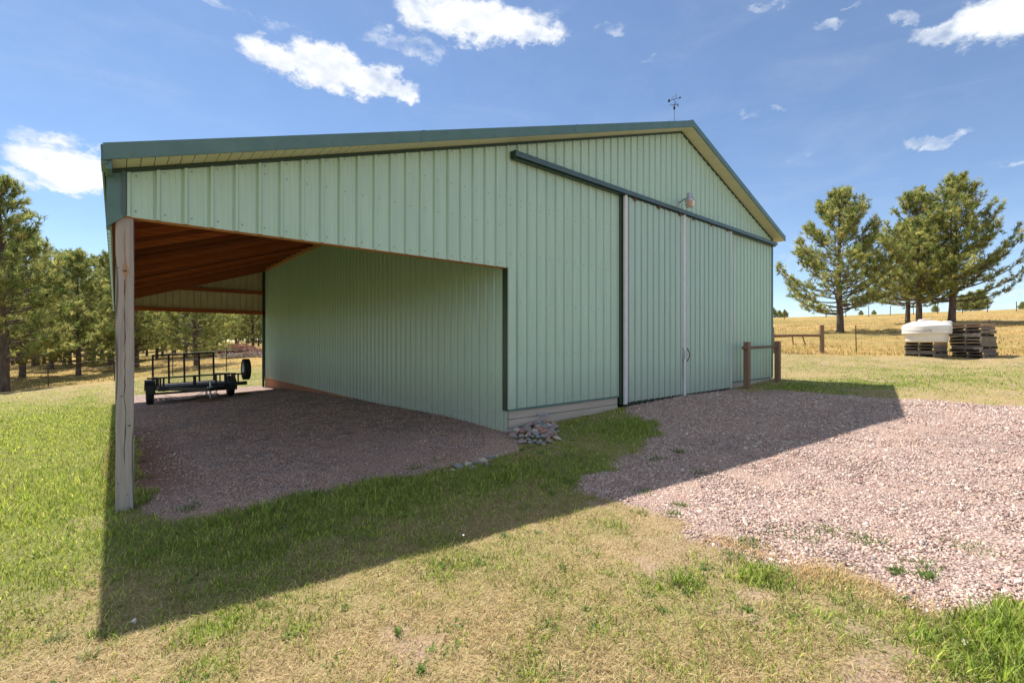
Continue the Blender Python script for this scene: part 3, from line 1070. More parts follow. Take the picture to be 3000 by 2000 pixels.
# handle: bowed bar
mb = MB()
pts = [(10.44, DY - .03 - .05 * math.sin(math.pi * t), 1.20 + .26 * t) for t in np.linspace(0, 1, 9)]
mb.tube(pts, .010, 6)
mb.box(10.425, 10.455, DY - .034, DY - .018, 1.17, 1.22); mb.box(10.425, 10.455, DY - .034, DY - .018, 1.44, 1.49)
mb.build('handle', M['rusty'], dr)
mb = MB()
mb.tube([(10.22, DY - .02, 1.50), (10.24, DY - .05, 1.42), (10.25, DY - .05, 1.25), (10.24, DY - .02, 1.17)], .006, 6)
mb.build('handle', M['black_metal'], dl)
mb = MB()      # scuffed paint where the chain rubs
for i in range(420):
    t = random.random()
    zz = .78 + .55 * t; xx = 10.165 + random.random() ** .7 * .10
    s_ = random.uniform(.002, .008)
    mb.add([(xx, DY - .0042, zz), (xx + s_, DY - .0042, zz + random.uniform(-.004, .004)), (xx + s_ * .8, DY - .0042, zz + s_ * 2.2), (xx - s_ * .2, DY - .0042, zz + s_ * 1.8)], [(0, 1, 2, 3)])
mb.build('paint_scuff', m_dk, dl)
mb = MB()
for i in range(22):
    zz = 1.2 - i * .036
    mb.tube([(10.24 + .004 * math.sin(i), DY - .036, zz), (10.243, DY - .036 - .004 * (i % 2), zz - .03)], .0045, 5)
mb.build('chain', M['rusty'], dl)
# track with cover
mb = MB()
tx0, tx1 = 4.95, XR + .07
prof = [(YG - .002, 4.775), (YG - .135, 4.765), (YG - .155, 4.74), (YG - .155, 4.665), (YG - .147, 4.665), (YG - .147, 4.735), (YG - .13, 4.755), (YG - .002, 4.765)]
n = len(prof)
vs = [(tx0, a, b) for a, b in prof] + [(tx1, a, b) for a, b in prof]
mb.add(vs, [tuple(range(n)), tuple(range(2 * n - 1, n - 1, -1))] + [(i, (i + 1) % n, n + (i + 1) % n, n + i) for i in range(n)])
tr = mb.build('door_track', M['track'], barn)
mb = MB()
mb.box(tx0 + .01, tx1 - .01, YG - .11, YG - .025, 4.640, 4.75)
mb.box(tx0 - .002, tx0 + .008, YG - .15, YG - .022, 4.655, 4.762)
mb.build('track_rail', M['dark_trim'], tr)
for xx in (8.3, 9.2, 10.1, 10.7, 11.6, 12.5):
    mb = MB(); mb.box(xx - .04, xx + .04, YG - .125, YG - .11, 4.60, 4.70); mb.build('hanger', M['rusty'], tr)

# ------------------------------------------------------------------ yard light
lamp = empty('yard_light', (10.09, YG - .36, 4.75))
tag(lamp, 'galvanised dusk-to-dawn yard light with amber lens on the gable above the sliding door', 'lamp')
mb = MB(); mb.lathe([(0, .325), (.058, .32), (.066, .31), (.072, .215), (.076, .205)], n=20); mb.build('cap', M['galv'], lamp, True)
mb = MB(); mb.lathe([(.070, .205), (.085, .195), (.112, .15), (.118, .135), (.105, .135), (0, .15)], n=24); mb.build('reflector', M['galv'], lamp, True)
m = Mat('amber lens'); m.base((.62, .46, .37)); m.set(Roughness=.25)
m.b.inputs['Transmission Weight'].default_value = .35; m.b.inputs['Alpha'].default_value = 1
m.bump(m.noise(m.coord('Object', (1, 1, .1)), 60, 2), .4, .003)
mb = MB(); mb.lathe([(.108, .134), (.104, .07), (.088, .012), (.078, 0), (0, 0)], n=24); mb.build('lens', m.m, lamp, True)
mb = MB(); mb.tube([(0, .02, .24), (.06, .16, .235), (.12, .34, .20)], .018, 8); mb.box(.08, .16, .33, .356, .14, .27)
mb.build('bracket', M['galv'], lamp)

# ------------------------------------------------------------------ weathervane
vane = empty('weathervane', (XC - .02, YG + .16, zr(XC) + .02), math.radians(0)); vane.scale = (.58, .58, .98)
tag(vane, 'small black iron weathervane with compass letters on the roof ridge', 'weathervane')
mb = MB(); mb.tube([(0, 0, 0), (.004, 0, .42), (.0, 0, .70)], [.009, .008, .006], 8); mb.bar((-.04, -.02, 0), (.04, -.02, 0), .06, .015); mb.build('rod', M['iron'], vane)
mb = MB(); mb.lathe([(.0, .05), (.032, .04), (.048, .0), (.036, -.035), (0, -.05)], (0, 0, .47), n=14); mb.build('ball', M['iron'], vane, True)
# compass arms: two bars, four letters (stroke lists in a unit square)
glyph = {'N': [((0, 0), (0, 1)), ((0, 1), (.7, 0)), ((.7, 0), (.7, 1))],
         'S': [((.7, .9), (.35, 1)), ((.35, 1), (0, .75)), ((0, .75), (.35, .5)), ((.35, .5), (.7, .25)), ((.7, .25), (.35, 0)), ((.35, 0), (0, .1))],
         'E': [((0, 0), (0, 1)), ((0, 1), (.6, 1)), ((0, .5), (.5, .5)), ((0, 0), (.6, 0))],
         'W': [((0, 1), (.2, 0)), ((.2, 0), (.4, .7)), ((.4, .7), (.6, 0)), ((.6, 0), (.8, 1))]}
yaw = math.radians(-38)
ax = Vector((math.cos(yaw), math.sin(yaw), 0)); ay = Vector((-math.sin(yaw), math.cos(yaw), 0))
mb = MB(); zc = .54
mb.tube([tuple(ax * -.12 + Vector((0, 0, zc))), tuple(ax * .12 + Vector((0, 0, zc)))], .006, 6)
mb.tube([tuple(ay * -.12 + Vector((0, 0, zc))), tuple(ay * .12 + Vector((0, 0, zc)))], .006, 6)
mb.build('compass_arms', M['iron'], vane)
sz = .075
for ch, pos, dr_ in (('N', ax * .13, ax), ('S', ax * -.185, ax), ('E', ay * -.13, ax), ('W', ay * .13, ax)):
    mb = MB()
    for (a, b) in glyph[ch]:
        pa = pos + dr_ * (a[0] * sz * .8) + Vector((0, 0, zc - sz / 2 + a[1] * sz)); pb = pos + dr_ * (b[0] * sz * .8) + Vector((0, 0, zc - sz / 2 + b[1] * sz))
        mb.tube([tuple(pa), tuple(pb)], .007, 5)
    mb.build('compass_letter', M['iron'], vane)
# arrow with a plough-like figure on it, tilted by the perspective of its heading
yw = math.radians(62)
aa = Vector((math.cos(yw) * .3, -math.sin(yw) * .0 - .0, 0)); aa = Vector((math.cos(math.radians(-75)), math.sin(math.radians(-75)), 0))
mb = MB()
c0 = Vector((0, 0, .68))
A = c0 - aa * .26; B = c0 + aa * .24
mb.tube([tuple(A), tuple(B)], .006, 6)
mb.bar(tuple(A - Vector((0, 0, .0))), tuple(A + aa * .08), .006, .07)
mb.bar(tuple(B - aa * .05), tuple(B + aa * .03), .006, .035)
for t, h_ in ((-.10, .07), (-.05, .09), (.0, .07), (.05, .10), (.09, .14)):
    p = c0 + aa * t
    mb.tube([tuple(p), tuple(p + Vector((.004, 0, h_)))], .004, 5)
mb.tube([tuple(c0 + aa * -.11 + Vector((0, 0, .07))), tuple(c0 + aa * .02 + Vector((0, 0, .095))), tuple(c0 + aa * .10 + Vector((0, 0, .10)))], .006, 5)
mb.build('arrow', M['iron'], vane)

# ------------------------------------------------------------------ guard rail beside the door
gx0, gx1, gy = 13.17, 15.33, 5.50
guard = empty('post_rail', (gx0, gy, zt(gx0, gy)))
tag(guard, 'two short brown posts joined by a pipe, beside the right end of the sliding door', 'rail')
bz = guard.location.z
def sq_post(h, w=.14, d=.4):
    mb = MB(); mb.box(-w / 2, w / 2, -w / 2, w / 2, -d, h); return mb
mb = MB(); mb.box(-.07, .07, -.07, .07, -.4, 1.64 - bz); mb.build('post', M['brown_post'], guard, bevel=.006)
mb = MB(); mb.box(gx1 - gx0 - .07, gx1 - gx0 + .07, -.07, .07, -.4, 1.66 - bz); mb.build('post', M['brown_post'], guard, bevel=.006)
mb = MB(); mb.tube([(-.24, -.0, 1.475 - bz), (gx1 - gx0 + .17, -.0, 1.505 - bz)], .04, 12, cap=True)
mb.build('pipe', mottled('brown pipe', (.10, .05, .03), (.2, .11, .07), 12, .6), guard, bevel=0)
mb = MB(); mb.box(-.155, -.15, -.12, -.08, 1.455 - bz, 1.495 - bz)

# ------------------------------------------------------------------ corral fence piece behind the barn
fA = Vector((*polar(2262, 22.2), 0)); fB = Vector((*polar(2408, 22.0), 0))
fence = empty('wooden_fence', (fB.x, fB.y, zt(fB.x, fB.y)))
tag(fence, 'brown round-post fence section with one rail and two hanging sticks beyond the barn corner', 'fence')
o = fence.location
def rel(v, z): return (v.x - o.x, v.y - o.y, z)
za = zt(fA.x, fA.y) - o.z
mb = MB(); mb.tube([rel(fB, -.3), rel(fB, .6), rel(fB, 1.32)], [.105, .1, .095], 10); mb.build('post', M['brown_post'], fence)
mb = MB(); mb.tube([rel(fA, za - .3), rel(fA, za + .6), rel(fA, 1.22)], [.105, .1, .095], 10); mb.build('post', M['brown_post'], fence)
mb = MB(); mb.tube([rel(fA, .80), rel((fA + fB) / 2, .83), rel(fB, .82)], [.07, .06, .06], 8); mb.build('rail', M['brown_rail'], fence)
fd = (fB - fA)
for t0, t1, z1 in ((.40, .43, .38), (.60, .67, .38)):
    a = fA + fd * t0; b = fA + fd * t1
    mb = MB(); mb.bar(rel(a, .88), rel(b, z1), .07, .03); mb.build('stick', M['brown_post'], fence)

# ------------------------------------------------------------------ wire fences
def wire_fence(pts, name, label, h=1.25, wires=3, r=.018, mat='rusty', wr=.004, kindr='post'):
    """pts: ground positions of the posts"""
    x0, y0 = pts[0]
    e = empty(name, (x0, y0, zt(x0, y0)))
    tag(e, label, 'fence')
    tops = []
    for (x, y) in pts:
        z = zt(x, y) - e.location.z
        lx, ly = random.uniform(-.03, .03), random.uniform(-.03, .03)
        mb = MB()
        mb.tube([(x - x0, y - y0, z - .3), (x - x0 + lx, y - y0 + ly, z + h)], r, 6)
        mb.build('post', M[mat], e)
        tops.append(Vector((x - x0, y - y0, z)))
    for w in range(wires):
        zz = h * (.35 + .6 * w / max(1, wires - 1))
        mb = MB()
        P = []
        for i in range(len(tops) - 1):
            a, b = tops[i], tops[i + 1]
            for t in (0, .33, .66): P.append(tuple(a.lerp(b, t) + Vector((0, 0, zz - .03 * math.sin(math.pi * t)))))
        P.append(tuple(tops[-1] + Vector((0, 0, zz))))
        mb.tube(P, wr, 4); mb.build('wire', M['galv'], e)
    return e


near_line = [(fB.x, fB.y)] + [polar(px, t) for px, t in ((2509, 21.6), (2690, 21.8), (2900, 21.0), (3150, 20.5))]
wire_fence(near_line[1:], 'wire_fence', 'thin steel-post wire fence running behind the pallets and white tank', 1.28, 3, .022)
crest = [polar(px, 74) for px in (2240, 2298, 2420, 2478, 2545, 2608, 2676, 2747, 2820, 2893, 2978, 3060, 3150)]
wire_fence(crest, 'wire_fence', 'distant wire fence along the crest of the golden hill', 1.6, 2, .05, 'rusty', .008)
back = [polar(px, t) for px, t in ((-300, 27), (-120, 26.5), (142, 25.5), (333, 25), (502, 25), (505 + 30, 25.1), (663, 25.5), (860, 27), (1100, 29))]
back = [polar(px, t) for px, t in ((-300, 27), (-80, 26.0), (142, 25.2), (335, 25), (506, 25), (663, 25.5), (860, 27), (1100, 29))]
wire_fence(back, 'wire_fence', 'wire fence on thin dark posts crossing the field before the woods', 1.25, 3, .025, 'black_metal')

# ------------------------------------------------------------------ trailer
tz0 = -.40
trailer = empty('utility_trailer', (2.0, 19.2, tz0))
tag(trailer, 'black open utility trailer with a mesh ramp gate parked at the back of the lean-to', 'trailer')
BZ = .54         # bed height over ground
yf, yb = -1.45, 2.2
hw = .97
MBk = M['black_metal']
def tilt(x): return .03 * x / 1.0
mb = MB()
for s_ in (-1, 1):
    mb.bar((s_ * hw, yf, BZ + tilt(s_)), (s_ * hw, yb, BZ + tilt(s_)), .06, .12)
mb.bar((-hw, yf, BZ + tilt(-1)), (hw + .42, yf, BZ + tilt(1.4)), .06, .12)
mb.bar((-hw, yb, BZ + tilt(-1)), (hw, yb, BZ + tilt(1)), .06, .12)
for yy in (-.7, 0, .7, 1.4): mb.bar((-hw, yy, BZ + tilt(-1) - .03), (hw, yy, BZ + tilt(1) - .03), .05, .05)
mb.build('frame', MBk, trailer)
mb = MB()
for i in range(13):
    xx = -hw + .05 + i * (2 * hw - .1) / 12
    mb.box(xx - .068, xx + .068, yf + .04, yb - .04, BZ + .035 + tilt(xx), BZ + .07 + tilt(xx))
mb.build('deck', mottled('trailer deck boards', (.10, .09, .085), (.2, .18, .17), 6, .7, stretch=(1, .1, 1)), trailer)
mb = MB()
RZ = BZ + .34
mb.bar((-hw - .30, yf, RZ + tilt(-1)), (hw + .10, yf, RZ + tilt(1)), .05, .05)
for s_ in (-1, 1): mb.bar((s_ * hw, yf, RZ + tilt(s_)), (s_ * hw, yb, RZ + tilt(s_)), .05, .05)
for xx in (-hw + .02, -hw + .1, -.08, .50, .78, hw - .02):
    w = .085 if xx in (-.08, .78) else .05
    mb.bar((xx, yf, BZ + tilt(xx)), (xx, yf, RZ + tilt(xx)), w, .04, up=(0, 1, 0))
for yy in (-.8, 0, 1.0, 2.15):
    for s_ in (-1, 1): mb.bar((s_ * hw, yy, BZ + tilt(s_)), (s_ * hw, yy, RZ + tilt(s_)), .045, .04, up=(0, 1, 0))
mb.build('side_rails', MBk, trailer)
gate = MB()
gz0, gz1 = BZ + .06, BZ + 1.15
for i in range(5):
    xx = -hw + .02 + i * (2 * hw - .04) / 4
    gate.bar((xx, yb + .05, gz0 + tilt(xx)), (xx + .0, yb + .17, gz1 + tilt(xx) * 1.3), .06, .05, up=(0, 1, 0))
for q in (0, 1):
    zz = gz1 if q else gz0; yy = yb + (.17 if q else .05)
    gate.bar((-hw, yy, zz + tilt(-1) * (1.3 if q else 1)), (hw, yy, zz + tilt(1) * (1.3 if q else 1)), .06, .06)
gt = gate.build('ramp_gate', MBk, trailer)
mb = MB()     # expanded metal
n = 34
for i in range(-10, n):
    x_a = -hw + i * .057
    for sgn in (1, -1):
        pts = []
        xs, xe = (x_a, x_a + .5) if sgn > 0 else (x_a + .5, x_a)
        def clipseg(xs, xe, z0=gz0, z1=gz1):
            t0, t1 = 0, 1
            dx = xe - xs
            if abs(dx) > 1e-6:
                ta, tb = (-hw - xs) / dx, (hw - xs) / dx
                t0, t1 = max(0, min(ta, tb)), min(1, max(ta, tb))
            return t0, t1
        t0, t1 = clipseg(xs, xe)
        if t1 - t0 < .03: continue
        pa = (xs + (xe - xs) * t0, yb + .05 + .12 * t0, gz0 + (gz1 - gz0) * t0); pb = (xs + (xe - xs) * t1, yb + .05 + .12 * t1, gz0 + (gz1 - gz0) * t1)
        mb.bar(pa, pb, .004, .004)
mb.build('mesh_infill', M['rusty'], gt)
def wheel(cx, cy, cz, parent, R=.345, w=.20, name='wheel'):
    e = MB()
    prof = [(R * .58, -w * .42), (R * .72, -w * .5), (R * .93, -w * .47), (R, -w * .33), (R, w * .33), (R * .93, w * .47), (R * .72, w * .5), (R * .58, w * .42), (R * .58, -w * .42)]
    e.lathe(prof, (cx, cy, cz), 'X', 30)
    for k in range(40):       # tread blocks
        t = 2 * math.pi * k / 40
        for sx in (-.3, 0, .3):
            c = Vector((cx + sx * w, cy + math.cos(t) * (R + .003), cz + math.sin(t) * (R + .003)))
            d = Vector((0, -math.sin(t), math.cos(t)))
            e.bar(tuple(c - d * .017), tuple(c + d * .017), w * .22, .010, up=(0, math.cos(t), math.sin(t)))
    o_ = e.build(name, M['rubber'], parent, False)
    r_ = MB()
    r_.lathe([(0, -w * .22), (R * .18, -w * .25), (R * .2, -w * .12), (R * .45, -w * .12), (R * .52, -w * .38), (R * .585, -w * .42), (R * .585, w * .42), (R * .5, w * .3), (0, w * .2)], (cx, cy, cz), 'X', 24)
    r_.build('rim', mottled('white steel rim', (.55, .55, .56), (.7, .7, .72), 10, .4, bump=0) if 'rim_w' not in M else M['rim_w'], o_, True)
    return o_
M['rim_w'] = mottled('white steel rim', (.4, .4, .42), (.6, .6, .62), 10, .4, bump=0)
for s_ in (-1, 1):
    zz = .345 + (zt(2.0 + s_ * 1.14, 19.2) - tz0)
    wheel(s_ * 1.14, 0, zz, trailer)
    mb = MB()           # fender: arched sheet
    N_ = 12
    for k in range(N_):
        t0 = math.radians(10 + 160 * k / N_); t1 = math.radians(10 + 160 * (k + 1) / N_)
        R0, R1 = .43, .435
        vs = []
        for t in (t0, t1):
            for (xx, RR) in ((s_ * 1.02, R0), (s_ * 1.27, R0), (s_ * 1.27, R1), (s_ * 1.02, R1)):
                vs.append((xx, math.cos(t) * RR * 1.1, .36 + math.sin(t) * RR))
        mb.add(vs, [(0, 1, 5, 4), (1, 2, 6, 5), (2, 3, 7, 6), (3, 0, 4, 7)])
    mb.box(min(s_ * 1.02, s_ * 1.27), max(s_ * 1.02, s_ * 1.27), -.475, -.465, .34, .62)
    mb.build('fender', MBk, trailer)
mb = MB(); mb.tube([(-1.1, 0, .33), (1.1, 0, .36)], .035, 8); mb.bar((-.8, -.35, .42), (-.8, .35, .42), .06, .03); mb.bar((.8, -.35, .42), (.8, .35, .42), .06, .03)
mb.build('axle', MBk, trailer)
mb = MB()
mb.bar((-.75, yf, BZ - .03), (.12, yf - 1.0, BZ - .08), .06, .10); mb.bar((.85, yf, BZ - .03), (.18, yf - 1.0, BZ - .08), .06, .10)
mb.bar((.15, yf - .85, BZ - .08), (.15, yf - 1.25, BZ - .08), .07, .07)
mb.build('tongue', MBk, trailer)
mb = MB(); mb.tube([(.26, yf - .62, -.02), (.26, yf - .62, .30)], .018, 8); mb.tube([(.26, yf - .62, .20), (.26, yf - .62, .72)], .028, 8)
mb.tube([(.26, yf - .62, .70), (.20, yf - .62, .72), (.20, yf - .70, .72)], .008, 6)
mb.lathe([(0, 0), (.06, .002), (.06, .012), (0, .014)], (.26, yf - .62, -.02), n=12)
mb.build('jack', M['galv'], trailer)
mb = MB()           # coiled safety chain
for k in range(3):
    cc = [(.26 + .13 * math.cos(t + k) + .02 * k, yf - .60 - .03 * k, .40 + .15 * math.sin(t + k) - .03 * k) for t in np.linspace(0, 6.1, 16)]
    mb.tube(cc, .010, 5)
mb.tube([(.15, yf - .8, .45), (-.2, yf - .5, .22), (-.6, yf - .2, .20), (-.9, yf, .36)], .009, 5)
mb.build('safety_chain', M['galv'], trailer)
trailer.rotation_euler = (-.052, 0, 0)
sp = wheel(hw + .40, yf + .02, BZ + .50, trailer, R=.345, w=.21, name='spare_wheel')
mb = MB(); mb.bar((hw, yf, RZ), (hw + .38, yf, RZ + .02), .05, .05); mb.bar((hw + .05, yf, BZ), (hw + .05, yf, RZ), .05, .05, up=(0, 1, 0))
mb.bar((hw + .16, yf, BZ), (hw + .16, yf, RZ), .04, .04, up=(0, 1, 0)); mb.build('spare_bracket', MBk, trailer)

m = Mat('red marker lens'); m.base((.35, .02, .015)); m.set(Roughness=.3)
for xx in (-hw - .28, hw + .30):
    mb = MB(); mb.box(xx - .03, xx + .03, yf - .045, yf - .03, BZ + .30, BZ + .345); mb.build('marker_light', m.m, trailer, bevel=.004)
bx, by = 2.26, 19.2 + yf - .62
blk = empty('wood_block', (bx, by, zt(bx, by)), math.radians(-8))
tag(blk, 'flat brown board lying under the trailer jack', 'board')
mb = MB(); mb.box(-.33, .33, -.09, .09, .01, .06); mb.box(-.33, .05, -.085, .08, .0605, .098); b_ = mb.build('plank', M['brown_rail'], blk, bevel=.004)
bx, by = 3.45, 18.75
blk = empty('wood_block', (bx, by, zt(bx, by)), math.radians(12))
tag(blk, 'short brown timber wedged beside the right trailer wheel', 'block')
mb = MB(); mb.box(-.22, .22, -.06, .06, .0, .09); mb.build('plank', M['brown_rail'], blk, bevel=.006)

# ------------------------------------------------------------------ pallets and tank
def pallet(mat):
    e = empty('pallet')
    w, l = 1.02, 1.04      # w along X (depth), l along Y (width seen)
    for yy in (-l / 2 + .02, 0, l / 2 - .02):
        mb = MB(); mb.box(-w / 2, w / 2, yy - .019, yy + .019, .016, .105); mb.build('stringer', M[mat], e)
    mb = MB()
    for i in range(7):
        xx = -w / 2 + .045 + i * (w - .09) / 6
        j = random.uniform(-.01, .01)
        mb.box(xx - .045, xx + .045, -l / 2 + j, l / 2 + j, .1052, .121)
    mb.build('top_deck', M[mat], e)
    mb = MB()
    for i in range(5):
        xx = -w / 2 + .05 + i * (w - .10) / 4
        j = random.uniform(-.01, .01)
        mb.box(xx - .05, xx + .05, -l / 2 + j, l / 2 + j, 0, .0158)
    mb.build('bottom_deck', M[mat], e)
    return e
protoG = pallet('pallet'); protoT = pallet('pallet_tan'); used = {'G': False, 'T': False}
def put_pallet(kind, loc, rz, tiltx, label, grp):
    pr = protoG if kind == 'G' else protoT
    p = pr if not used[kind] else copy_tree(pr)
    used[kind] = True
    p.location = loc; p.rotation_euler = (tiltx, 0, rz)
    tag(p, label, 'pallet', grp)
tcx, tcy = 26.25, 3.58
scx, scy = 27.05, 2.22
zt1 = zt(tcx - .5, tcy); zt2 = zt(scx - .5, scy)
ordn = ['lowest', 'second from the bottom', 'third from the bottom', 'fourth from the bottom', 'fifth from the bottom', 'sixth from the bottom', 'seventh from the bottom', 'eighth from the bottom', 'ninth from the bottom', 'tenth from the bottom', 'eleventh from the bottom']
z = zt1
for i in range(5):
    put_pallet('T' if i == 4 else 'G', (tcx + random.uniform(-.03, .03), tcy + random.uniform(-.035, .035), z), random.uniform(-.05, .05) + (1.5708 if i == 1 else 0) - .30, 0,
               ('tan pallet directly under the white tank' if i == 4 else 'grey pallet %s in the stack under the white tank' % ordn[i]), 'pallets under the white tank')
    z += .1235
ztank = z + .003
z = zt2
for i in range(11):
    k = 'T' if i == 10 else 'G'
    put_pallet(k, (scx + random.uniform(-.03, .03), scy + random.uniform(-.05, .05) + (.06 if 6 < i < 9 else 0), z), random.uniform(-.06, .06) + (1.5708 if i in (7, 3) else 0) - .33, (-.03 if i > 8 else 0) + random.uniform(-.006, .006),
               ('light tan pallet on top of the tall pallet stack' if i == 10 else 'weathered grey pallet %s in the tall stack beside the tank' % ordn[i]), 'pallets in the tall stack')
    z += .1265 + (.012 if i > 8 else 0)
m = Mat('white polyethylene')
v = m.coord('Object')
c = m.ramp(m.noise(v, 2.5, 4), [(.3, (.74, .70, .66)), (.7, (.82, .79, .76))])
m.base(c); m.set(Roughness=.45); m.b.inputs['Subsurface Weight'].default_value = .15; m.b.inputs['Subsurface Radius'].default_value = (.1, .08, .06)
tank = empty('water_tank', (tcx, tcy, ztank))
tag(tank, 'round white plastic tank lying upside down with domed top on a low pallet stack', 'tank')
mb = MB(); mb.lathe([(0, 0), (.655, 0), (.675, .012), (.685, .05), (.70, .33), (.72, .345), (.79, .35), (.805, .36), (.81, .64), (.80, .68), (.76, .72), (.68, .77), (.5, .85), (.25, .905), (.0, .92)], n=56)
tb = mb.build('shell', m.m, tank, True)
mo = tb.modifiers.new('e', 'EDGE_SPLIT'); mo.split_angle = math.radians(50)
mb = MB(); mb.lathe([(.19, .0), (.20, .04), (.185, .055), (0, .06)], (-.15, .05, .905), n=28); mb.build('lid', m.m, tank, True)
mb = MB(); mb.lathe([(.812, .50), (.818, .503), (.818, .512), (.812, .515)], n=56); mb.build('seam', m.m, tank, True)
mb = MB(); mb.box(.15, .45, -.76, -.46, .62, .88); mb.build('outlet_box', m.m, tank, bevel=.03)
mb = MB()
th0 = math.radians(186)
def onshell(s_, zz): 
    t = th0 + s_ / .84
    return Vector((.813 * math.cos(t), .813 * math.sin(t), zz + .10))
for (s0, s1, z0_, z1_) in ((-.14, -.02, .43, .415), (-.03, .16, .425, .42), (-.06, .20, .40, .395), (-.04, .02, .36, .355), (.05, .20, .375, .37), (-.07, .20, .335, .325), (.18, .195, .42, .33), (-.06, -.05, .40, .34)):
    a, b = onshell(s0, z0_), onshell(s1, z1_)
    mid = onshell((s0 + s1) / 2, (z0_ + z1_) / 2)
    mb.bar(tuple(a), tuple(mid), .004, .010); mb.bar(tuple(mid), tuple(b), .004, .010)
mb.build('faded_lettering', mottled('faded brown print', (.25, .16, .12), (.5, .4, .34), 30, .7, bump=0), tb)

# ------------------------------------------------------------------ rocks
def rock_mesh(seed, r=1):
    rr = np.random.default_rng(seed)
    import bmesh
    bm = bmesh.new(); bmesh.ops.create_icosphere(bm, subdivisions=3, radius=1)
    ax3 = rr.uniform(.75, 1.25, 3); ax3[2] *= .72
    dirs = rr.normal(size=(7, 3)); dirs /= np.linalg.norm(dirs, axis=1)[:, None]
    cut = rr.uniform(.58, .9, 7)
    for v_ in bm.verts:
        p = np.array(v_.co)
        for d_, c_ in zip(dirs, cut):
            s_ = p @ d_
            if s_ > c_: p = p - d_ * (s_ - c_) * .97
        p = p * ax3 * (1 + .05 * math.sin(p[0] * 5 + seed) * math.sin(p[1] * 4))
        v_.co = p
    me = bpy.data.meshes.new('rock'); bm.to_mesh(me); bm.free()
    me.polygons.foreach_set('use_smooth', [True] * len(me.polygons))
    return me
rock_cols = {'grey': ((.17, .17, .18), (.30, .30, .31)), 'pinkish red': ((.28, .14, .11), (.42, .25, .20)), 'cream': ((.38, .33, .27), (.52, .46, .39)), 'mauve': ((.22, .17, .18), (.35, .28, .28))}
rmesh = {}
for cn, (a, b) in rock_cols.items():
    mm = mottled(cn + ' stone', a, b, 9, .85, bump=.3)
    rmesh[cn] = []
    for s_ in range(3):
        me = rock_mesh(hash(cn) % 7 * 0 + len(rmesh) * 10 + s_); me.materials.append(mm); rmesh[cn].append(me)
rr = random.Random(5)
placed = []
def put_rock(x, y, s_, dz, cn, label, grp):
    o_ = bpy.data.objects.new('rock', rr.choice(rmesh[cn])); COL.objects.link(o_)
    o_.location = (x, y, zt(x, y) + dz); o_.scale = (s_ * rr.uniform(.85, 1.25), s_ * rr.uniform(.85, 1.2), s_ * rr.uniform(.8, 1.0))
    o_.rotation_euler = (rr.uniform(-.3, .3), rr.uniform(-.3, .3), rr.uniform(0, 6.28))
    tag(o_, label, 'rock', grp)
names = list(rock_cols)
rp = [D(1160, 985), D(1172, 1000), D(1200, 1018), D(1250, 1022), D(1280, 1010), D(1282, 985), D(1272, 968), D(1240, 966), D(1215, 975)]
RP = np.array(rp); tries = 0
while len(placed) < 105 and tries < 20000:
    tries += 1
    x = rr.uniform(RP[:, 0].min(), RP[:, 0].max()); y = rr.uniform(RP[:, 1].min(), RP[:, 1].max())
    if poly_sd(np.array([x]), np.array([y]), RP)[0] > 0: continue
    s_ = rr.choice([.03, .04, .045, .055, .065, .075])
    if any(math.hypot(x - a, y - b) < (s_ + c_) * .72 for a, b, c_ in placed): continue
    placed.append((x, y, s_))
    cn = rr.choice(['grey', 'grey', 'pinkish red', 'cream', 'mauve', 'mauve', 'grey'])
    sd = -poly_sd(np.array([x]), np.array([y]), RP)[0]
    put_rock(x, y, s_, s_ * .35 + min(sd, .25) * .25, cn, 'fist-sized %s rock in the loose pile at the barn corner' % cn, '%s rocks piled at the barn corner' % cn)
for i, (px, py, s_) in enumerate([(1055, 1073, .075), (1075, 1068, .06), (1092, 1064, .05), (1110, 1060, .055), (1125, 1052, .06), (1140, 1048, .04), (1085, 1074, .04), (1040, 1080, .035), (1118, 1068, .04)]):
    x, y = D(px, py)
    put_rock(x, y, s_, s_ * .15, ['grey', 'cream'][i % 2], 'half-buried %s rock at the grass edge of the lean-to gravel' % ['grey', 'cream'][i % 2], '%s rocks half buried at the gravel edge' % ['grey', 'cream'][i % 2])

# ------------------------------------------------------------------ gravel stones (loose)
def polar_samples(n, r0, r1, power, a0=-14, a1=14):
    """points around the viewpoint, area density falling as r^-power, over the view plus a margin each side"""
    half = math.degrees(math.atan(1500 / FPX))
    a = rng.uniform(YAW - math.radians(half - a0), YAW + math.radians(half + a1), n)
    u = rng.uniform(0, 1, n)
    k = 2 - power
    r = (r0 ** k + u * (r1 ** k - r0 ** k)) ** (1 / k)
    return r * np.cos(a), r * np.sin(a), r


